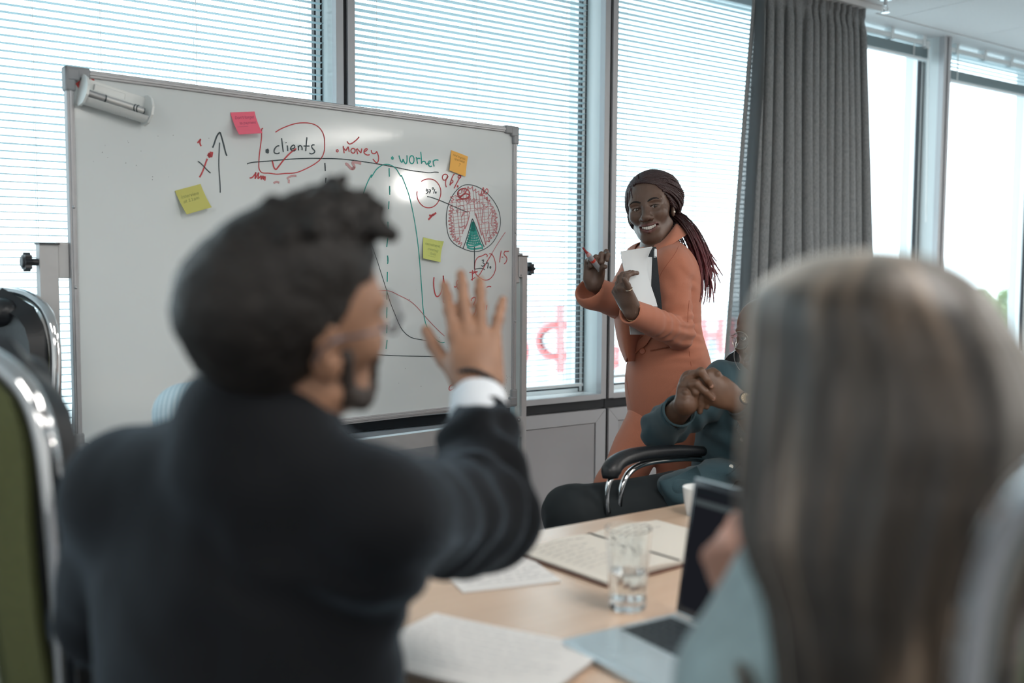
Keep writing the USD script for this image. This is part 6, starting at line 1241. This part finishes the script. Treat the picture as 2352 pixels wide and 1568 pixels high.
# ================================================================ chairs
LEATH = mat('black_leather', (.012, .014, .017), .38, bump=(160, .0005), spec=.5); OLIVE = mat('olive_fabric', (.075, .085, .030), .9, noise=(250, .2), bump=(600, .001))
def office_chair(label, loc, yaw, top=1.2, arms=True, half=.24, pad_lean=.10):
    """high-backed chair: chrome hoop, black pad in front, olive shell behind"""
    F = Fr(aim(yaw), np.array([loc[0], loc[1], 0.0])); t = thing('office_chair', label, 'chair', (loc[0], loc[1], 0))
    E = lambda x, y, z: F(x, y, z)
    lean = lambda z: -.20 - pad_lean * (z - .5) / .7 - .03 * math.sin((z - .5) / .7 * 3.1)
    S_ = Solid(); S_.add(Box3(E(0, .03, .455), (half - .01, .235, .045), F.R, .04), .02); obj('seat', S_.mesh(.009), LEATH, t, True)
    def back(off, th, hw, z0, z1, nm, m_):
        n, q = 22, 15; g = np.zeros((q, n, 3))
        for j, z in enumerate(np.linspace(z0, z1, n)):
            e = min(1, math.sqrt(max(0, 1 - max(0, (z - (z1 - .15)) / .15) ** 2.4))) if z > z1 - .15 else 1; w = hw * (.35 + .65 * e)
            for i, u in enumerate(np.linspace(-1, 1, q)): g[i, j] = E(u * w, lean(z) + off + .028 * u * u, z)
        obj(nm, sheet(g, th), m_, t, 50)
    back(.022, .050, half - .022, .47, top - .012, 'back_pad', LEATH); back(-.018, .012, half - .030, .50, top - .03, 'back_shell', OLIVE)
    hr = Solid(); hr.chain([E(-half * .40, lean(top) + .050, top - .050), E(half * .40, lean(top) + .050, top - .050)], [.036, .036], .01); obj('head_roll', hr.mesh(.008), LEATH, t, True)
    pts = [E(-half, -.05, .42), E(-half, lean(.52) + .02, .50), E(-half, lean(.8) + .02, .8), E(-half, lean(top - .16) + .02, top - .16), E(-half * .86, lean(top - .05) + .01, top - .055), E(-half * .52, lean(top) - .005, top - .012), E(0, lean(top) - .01, top), E(half * .52, lean(top) - .005, top - .012), E(half * .86, lean(top - .05) + .01, top - .055), E(half, lean(top - .16) + .02, top - .16), E(half, lean(.8) + .02, .8), E(half, lean(.52) + .02, .50), E(half, -.05, .42)]
    obj('chrome_hoop', tube(spline(pts, 120), .0135, 16), CHROME, t, True)
    for s in (-1, 1): obj('piping', tube(np.array([E(s * half * .56, lean(z) - .026, z) for z in np.linspace(.53, top - .09, 24)]), .005, 8), mat('piping_grey', (.42, .44, .44), .5), t, True)
    if arms:
        for s in (-1, 1):
            x = s * (half + .03); obj('arm_pad', tube(spline([E(x, .22, .60), E(x, .20, .645), E(x, .10, .665), E(x, -.04, .668), E(x, -.18, .665)], 30), np.interp(np.linspace(0, 1, 30), [0, .1, .9, 1], [.018, .027, .027, .018]), 14, flat=(UP, .7)), LEATH, t, True)
            obj('arm_tube', tube(spline([E(s * half * .8, .12, .42), E(x, .14, .44), E(x, .18, .56), E(x, .12, .635), E(x, -.06, .645), E(x, -.20, .63), E(s * half, lean(.6), .60)], 50), .011, 12), CHROME, t, True)
    obj('gas_column', cyl(E(0, 0, .10), E(0, 0, .42), .028), CHROME, t, 30)
    for i in range(5):
        a = 2 * math.pi * i / 5 + .3; d = F.R @ np.array([math.cos(a), math.sin(a), 0]); c = E(0, 0, 0)
        obj('base_leg', tube([c + UP * .11 + d * .02, c + UP * .095 + d * .16, c + UP * .07 + d * .30], [.024, .020, .014], 10), CHROME, t, True); sd = np.cross(d, UP)
        obj('caster', cat([cyl(c + d * .30 + UP * .028 + sd * q, c + d * .30 + UP * .028 + sd * (q + .014), .027, 16) for q in (-.017, .003)]), BLACKPL, t, 30)
    return t
# the dark-haired man's chair: only its chrome edge and olive back show at the left
office_chair('chrome-hooped olive-backed chair at the left picture edge, beside the navy suit', (.405, 1.554), 35, 1.1815, half=.20, arms=False, pad_lean=.06)
office_chair('office chair under the man in the navy suit', P(560, 1200, 1.09) * [1, 1, 0], 50, .80, arms=False, half=.2)
office_chair('empty high-backed black chair with a chrome hoop left of the whiteboard stand', (.157, 2.537), -168.6, 1.222, half=.20, arms=False)
office_chair('empty chrome-hooped olive-backed chair at the lower right picture corner', (.7698, .0483), 54.4, 1.2257, half=.22, arms=False)
office_chair('office chair of the colleague hidden behind the dark-haired man', CP[0] - CP[1] * .02, 50, .88, arms=False, half=.2)
office_chair('office chair under the blonde woman', P(2050, 1300, .80) * [1, 1, 0], 45, .84, arms=False, half=.2)
def arm_chair():
    loc = MJ3['hip'] + aim(180 + 40)[:, 1] * .02; F = Fr(aim(180 + 40), np.array([loc[0], loc[1], 0.0])); t = thing('office_chair', 'black office armchair with padded arm on a chrome tube under the shirted man\'s elbow', 'chair', (loc[0], loc[1], 0)); E = lambda *p: F(*p)
    S_ = Solid(); S_.add(Box3(E(0, .05, .455), (.24, .24, .045), F.R, .04), .02); obj('seat', S_.mesh(.01), LEATH, t, True)
    n, q = 20, 13; g = np.array([[E(u * .23 * (1 if z < .93 else math.sqrt(max(.05, 1 - ((z - .93) / .16) ** 2))), -.245 - .10 * (z - .5) + .02 * u * u, z) for z in np.linspace(.48, 1.08, n)] for u in np.linspace(-1, 1, q)]); obj('back_pad', sheet(g, .055), LEATH, t, 50)
    A = [P(1402, 1098, 2.55), P(1408, 1072, 2.56), P(1440, 1050, 2.60), P(1490, 1040, 2.66), P(1545, 1036, 2.72), P(1612, 1036, 2.80)]
    obj('arm_pad', tube(spline(A, 50), np.interp(np.linspace(0, 1, 50), [0, .06, .3, .8, 1], [.020, .027, .025, .021, .018]), 18, flat=(UP, .80)), LEATH, t, True)
    dn = lambda x, y, Z: P(x, y, Z)
    obj('arm_tube', tube(spline([dn(1398, 1180, 2.56), dn(1396, 1120, 2.555), dn(1404, 1098, 2.56)], 16), .0075, 12), CHROME, t, True)
    obj('arm_tube', tube(spline([dn(1424, 1190, 2.60), dn(1427, 1125, 2.59), dn(1440, 1092, 2.60), dn(1475, 1066, 2.65), dn(1530, 1056, 2.71), dn(1612, 1055, 2.80), dn(1650, 1075, 2.84)], 50), .0085, 12), CHROME, t, True)
    b = E(.27, -.2, .64); obj('arm_pad', tube(spline([E(-.27, .2, .63), E(-.27, .1, .66), E(-.27, -.1, .66), E(-.27, -.22, .65)], 24), .024, 14, flat=(UP, .75)), LEATH, t, True); obj('arm_tube', tube(spline([E(-.2, .1, .43), E(-.27, .12, .46), E(-.27, .1, .63), E(-.27, -.2, .63)], 30), .010, 12), CHROME, t, True)
    obj('arm_tube', tube(spline([E(.2, .1, .43), E(.25, .14, .44), P(1410, 1190, 2.58)], 14), .009, 10), CHROME, t, True)
    obj('gas_column', cyl(E(0, 0, .10), E(0, 0, .42), .028), CHROME, t, 30)
    for i in range(5):
        a = 2 * math.pi * i / 5; d = F.R @ np.array([math.cos(a), math.sin(a), 0]); c = E(0, 0, 0); sd = np.cross(d, UP)
        obj('base_leg', tube([c + UP * .11 + d * .02, c + UP * .095 + d * .16, c + UP * .07 + d * .30], [.024, .020, .014], 10), CHROME, t, True); obj('caster', cat([cyl(c + d * .30 + UP * .028 + sd * q, c + d * .30 + UP * .028 + sd * (q + .014), .027, 16) for q in (-.017, .003)]), BLACKPL, t, 30)
arm_chair()
# ================================================================ table and the things on it
import shapely
TZ = .74
tp = shapely.Polygon([(.80, 1.625), (3.4, 1.625), (3.4, .42), (1.5, .42), (1.15, .50), (.90, .66), (.74, .90), (.66, 1.12), (.62, 1.40)]).buffer(-.10).buffer(.10, quad_segs=12)
tb = thing('conference_table', 'light beech conference table with a smooth satin top and rounded end', 'table', (2, 1.05, 0))
WOOD = usdkit.material(stage, '/World/Looks/beech', {'tc': ('texture_coordinate', {}), 'mp': ('mapping', dict(scale=(1.2, 14, 1))), 'n': ('noise_texture', dict(scale=3.0, detail=6, distortion=.4)), 'r': ('rgb_ramp', dict(ramp=[(.3, (.60, .43, .31)), (.7, (.66, .485, .36))])), 'p': ('principled_bsdf', dict(roughness=.24, specular_ior_level=.75))}, [('tc.object', 'mp.vector'), ('mp.vector', 'n.vector'), ('n.fac', 'r.fac'), ('r.color', 'p.base_color')], surface='p.BSDF')
m = extrude(tp, .024); m.apply_translation((0, 0, TZ - .026)); obj('table_top', m, WOOD, tb)
m = extrude(tp.buffer(-.0015), .002); m.apply_translation((0, 0, TZ - .002)); obj('top_edge', m, WOOD, tb)
for x, y in ((1.05, 1.42), (3.2, 1.42), (3.2, .6), (1.35, .66)): obj('leg', rbox((x - .03, y - .03, 0), (x + .03, y + .03, TZ - .026), .004), STEEL, tb)
obj('apron', cat([box((1.05, 1.40, TZ - .09), (3.2, 1.43, TZ - .026)), box((1.35, .60, TZ - .09), (3.2, .63, TZ - .026))]), STEEL, tb)
TXT = mat('pencil_text', (.30, .30, .32), .9); TXT2 = mat('print_text', (.36, .38, .40), .9)
def scribble_rows(o, ex, ey, w, rows, gap, amp, rng, m_, nm, prim, nrm=UP, lift=.0008, fill=(.5, 1.0), zf=None):
    """rows of handwriting-like wiggles"""
    out = []
    for r in range(rows):
        L = w * rng.uniform(*fill); x = 0.0
        while x < L:
            wl = rng.uniform(.008, .026); n = max(6, int(wl / .0012)); s = np.linspace(0, wl, n)
            p = o + ex * (x + s)[:, None] + ey * (r * gap + amp * np.sin(s * 1900 + rng.uniform(0, 6)) * rng.uniform(.4, 1, n))[:, None]
            if zf is not None: p[:, 2] += zf((x + s) / w)
            p = p + nrm * lift; out.append(tube(p, .00032, 4)); x += wl + rng.uniform(.003, .008)
    obj(nm, cat(out), m_, prim)
def paper_sheets(name, label, corner, ex, ey, w, h, n, curl, seed, print_rows, big=False):
    rng = np.random.default_rng(seed); t = thing(name, label, 'paper', corner); ex = np.array([*ex, 0.]) / np.linalg.norm(ex); ey = np.array([*ey, 0.]) / np.linalg.norm(ey); c = np.array([corner[0], corner[1], TZ])
    for k in range(n):
        a = rng.normal(0, .02) if k < n - 1 else 0; e1 = rotz(a) @ ex; e2 = rotz(a) @ ey; u = np.linspace(0, 1, 16); v = np.linspace(0, 1, 14)
        g = np.array([[c + e1 * w * x + e2 * h * y + UP * (.0012 + .0016 * k + curl * (x ** 4 * .8 + (1 - x) ** 6 * .3) * (.4 + .6 * y) + .0012 * math.sin(6 * x + k) * math.sin(3 * y)) for y in v] for x in u])
        obj('sheet', sheet(g, .0006), mat('office_paper', (.74, .72, .70), .75), t, 60)
    zf = lambda x: .0004 + .0016 * n + curl * (np.clip(x, 0, 1) ** 4 * .8 + (1 - np.clip(x, 0, 1)) ** 6 * .3) * .8 + .0012
    scribble_rows(c + ex * w * .08 + ey * h * .12, ex, ey, w * .84, print_rows, h * .8 / print_rows, .0012, rng, TXT2, 'printed_lines', t, lift=.0012, fill=(.55, 1.0), zf=zf)
    return t
paper_sheets('paper_sheet', 'stack of printed white sheets at the table corner by the navy sleeve', (.79, 1.305), (.425, -.905), (-.905, -.425), .297, .205, 3, .010, 4, 9)
paper_sheets('paper_sheet', 'single printed white sheet lying between the navy sleeve and the open notebook', (.885, 1.372), (.966, -.256), (.256, .966), .18, .225, 1, .003, 9, 10)
# open notebook
nb = thing('notebook', 'open notebook with cream handwritten pages beside the water glass', 'notebook', (1.30, 1.41, TZ))
S0, S1 = np.array([1.300, 1.272, TZ]), np.array([1.285, 1.520, TZ]); sy = (S1 - S0); SL = np.linalg.norm(sy); sy /= SL; sx = np.array([sy[1], -sy[0], 0]) ; PW = .195
CREAM = mat('notebook_page', (.70, .655, .585), .8)
def page(side, lay, inset):
    u = np.linspace(0, 1, 22); hgt = lambda x: (.0055 + .0075 * np.sin(np.pi * min(1, x * 1.15)) ** .8 * (1 - .35 * x)) * lay + .002
    return np.array([[S0 + sx * side * (.001 + (PW - inset) * x) + sy * (inset + (SL - 2 * inset) * y) + UP * hgt(x) for y in np.linspace(0, 1, 8)] for x in u])
for side in (-1, 1):
    obj('cover', rbox(*(np.sort(np.stack([np.array([-.0, -.004, .0008]), np.array([PW + .005, SL + .004, .0030])]), 0)), .001).apply_transform(np.vstack([np.c_[np.stack([sx * side, sy, UP], 1), S0], [0, 0, 0, 1]])), mat('notebook_cover', (.13, .055, .035), .6), nb)
    for q in range(5): obj('page_block' if q < 4 else 'page', sheet(page(side, .25 + .19 * q, .003 + .0006 * (4 - q)), .0012), CREAM, nb, 60)
    o = S0 + sx * (-.175 if side < 0 else .025) + sy * (SL - .03); rng = np.random.default_rng(6 + side)
    zf = (lambda x: .012 + .005 * np.sin(np.pi * np.clip(x, 0, 1))) 
    scribble_rows(o, sx, -sy, .145, 9 if side < 0 else 4, .0185, .0013, rng, TXT, 'handwriting', nb, lift=.0, fill=(.35, .95), zf=zf)
obj('ribbon', tube(spline([S1 + UP * .010 - sy * .0, S1 + UP * .011 - sy * .06 - sx * .004, S1 + UP * .0105 - sy * .16 - sx * .002, S0 + UP * .010 + sy * .01], 30), .0028, 8, flat=(UP, .25)), mat('ribbon_black', (.012, .012, .014), .7), nb, True)
obj('ribbon_end', tube(spline([S1 + UP * .010, S1 + sy * .012 + UP * .004 - sx * .012, S1 + sy * .018 + UP * .0022 - sx * .03], 12), .0026, 8, flat=(UP, .25)), mat('ribbon_black', (.012, .012, .014), .7), nb, True)
# water glass
gc = on_z(1441, 1396, TZ); gl = thing('drinking_glass', 'fluted clear glass tumbler half full of water', 'glass', gc)
GLS = usdkit.material(stage, '/World/Looks/clear_glass', {'p': ('principled_bsdf', dict(base_color=(.97, .99, .99), roughness=.0, transmission_weight=1.0, ior=1.48))}, [], surface='p.BSDF')
WAT = usdkit.material(stage, '/World/Looks/water', {'p': ('principled_bsdf', dict(base_color=(.98, .99, .99), roughness=.0, transmission_weight=1.0, ior=1.33))}, [], surface='p.BSDF')
GH, NF, ns, nz_ = .130, 10, 120, 44
def glass_mesh():
    th = np.linspace(0, 2 * np.pi, ns, endpoint=False); rings = []
    for z in np.linspace(0, GH, nz_):
        r = .0298 + .0072 * (z / GH) ** 1.1; fl = 1 / (1 + math.exp((z - GH * .72) / .004)); f = -.0016 * fl * (np.abs(np.cos(th * NF / 2)) ** .5)
        if z < .003: f = f - .002 * (1 - z / .003)
        rings.append(np.stack([(r + f) * np.cos(th), (r + f) * np.sin(th), np.full(ns, z)], 1))
    for z in np.r_[GH + .0008, np.linspace(GH - .0005, .016, 26)]:
        r = .0298 + .0072 * (min(z, GH) / GH) ** 1.1 - (.0012 if z > GH else .0026 + .0006 * (z < GH * .7)); r = r if z > .02 else r * .96; rings.append(np.stack([r * np.cos(th), r * np.sin(th), np.full(ns, z)], 1))
    v = np.vstack(rings); n = len(rings); i = np.arange(n - 1)[:, None] * ns; j = np.arange(ns)[None]; k = (j + 1) % ns
    f = np.vstack([np.stack([(i + j).ravel(), (i + k).ravel(), (i + ns + k).ravel()], 1), np.stack([(i + j).ravel(), (i + ns + k).ravel(), (i + ns + j).ravel()], 1)]); v = np.vstack([v, [0, 0, 0], [0, 0, .015]]); N = n * ns
    f = np.vstack([f, np.stack([np.full(ns, N), (np.arange(ns) + 1) % ns, np.arange(ns)], 1), np.stack([np.full(ns, N + 1), (n - 1) * ns + np.arange(ns), (n - 1) * ns + (np.arange(ns) + 1) % ns], 1)])
    return trimesh.Trimesh(v, f, process=False)
obj('tumbler', xf(glass_mesh(), None, gc + UP * .0006), GLS, gl, 30)
wl = .060; pr = [(0, .0158)] + [(.0298 + .0072 * (z / GH) ** 1.1 - .0034, z) for z in np.linspace(.0175, wl, 12)] + [(0, wl)]
obj('water', xf(trimesh.creation.revolve(np.array(pr), sections=60), None, gc + UP * .0006), WAT, gl, 40)
# laptop
LP = np.array([1.085, 1.078, TZ]); lt = thing('laptop', 'open silver laptop with a dark screen in front of the blonde woman', 'laptop', LP + np.array([-.1, -.15, 0]))
SILVER = mat('laptop_aluminium', (.50, .57, .60), .35, .55); lx, ly = np.array([-1.0, .055, 0]), np.array([-.055, -1.0, 0]); lx /= np.linalg.norm(lx); ly /= np.linalg.norm(ly); LR = np.stack([ly, lx, UP], 1); LR[:, 0] *= 1
q = lambda lo, hi, r=.003: xf(rbox(lo, hi, r), np.stack([ly, lx, UP], 1), LP)
if np.linalg.det(np.stack([ly, lx, UP], 1)) < 0: q = lambda lo, hi, r=.003: (lambda mm: (mm.invert(), mm)[1])(xf(rbox(lo, hi, r), np.stack([ly, lx, UP], 1), LP))
obj('base', q((0, 0, .0006), (.305, .215, .0135), .004), SILVER, lt); obj('keyboard_well', q((.014, .020, .0125), (.291, .118, .0139), .002), mat('key_well', (.03, .04, .045), .6), lt)
KEY = mat('laptop_key', (.022, .028, .034), .45)
for r in range(6):
    for c in range(14):
        if r == 5 and 4 <= c <= 8:
            if c == 4: obj('key', q((.017 + 4 * .0195, .102, .0136), (.017 + 9 * .0195 - .003, .116, .0152), .0015), KEY, lt)
            continue
        y0 = .0225 + r * .0160; obj('key', q((.017 + c * .0195, y0, .0136), (.017 + c * .0195 + .0165, y0 + .0132, .0152), .0015), KEY, lt)
obj('trackpad', q((.095, .128, .0130), (.210, .205, .0138), .0015), mat('trackpad', (.47, .54, .57), .3, .4), lt)
tilt = .165; up_ = UP * math.cos(tilt) - lx * math.sin(tilt); fr_ = lx * math.cos(tilt) + UP * math.sin(tilt); SRm = np.stack([ly, up_, fr_], 1); so = LP + UP * .0125
def sq(lo, hi, r=.002):
    mm = xf(rbox(lo, hi, r), SRm, so)
    if np.linalg.det(SRm) < 0: mm.invert()
    return mm
obj('lid', sq((0, .0, -.006), (.305, .212, -.0006), .003), SILVER, lt); obj('display', sq((.002, .004, -.0012), (.303, .210, .0004), .0006), mat('display_glass', (.008, .009, .014), .09), lt)
UIS = emit('screen_dim', (.30, .32, .42), .035); UI2 = emit('screen_bar', (.45, .55, .58), .12)
obj('screen_picture', sq((.008, .014, .0004), (.297, .200, .0008), .0003), UIS, lt); obj('screen_bar', sq((.010, .172, .0008), (.295, .181, .0012), .0003), UI2, lt); obj('screen_bar', sq((.010, .188, .0008), (.295, .197, .0012), .0003), emit('screen_bar_dark', (.2, .25, .3), .05), lt)
obj('hinge', cyl(so + ly * .04 - UP * .002, so + ly * .265 - UP * .002, .005, 16), BLACKPL, lt, 30)
# white cup behind the laptop screen
cc = on_z(1604, 1182, TZ); cp = thing('cup', 'small white cup mostly hidden behind the laptop screen', 'cup', cc)
obj('body', lathe([(0, .004), (.022, .004), (.024, .0), (.026, .0), (.032, .03), (.036, .062), (.0345, .063), (.030, .03), (.022, .008), (0, .008)], cc + UP * .0005, sides=40), mat('porcelain', (.8, .82, .82), .15), cp, 40)
obj('handle', tube(spline([cc + RGT * .032 + UP * .05, cc + RGT * .055 + UP * .046, cc + RGT * .052 + UP * .022, cc + RGT * .030 + UP * .018], 20), .004, 8), mat('porcelain', (.8, .82, .82), .15), cp, True)
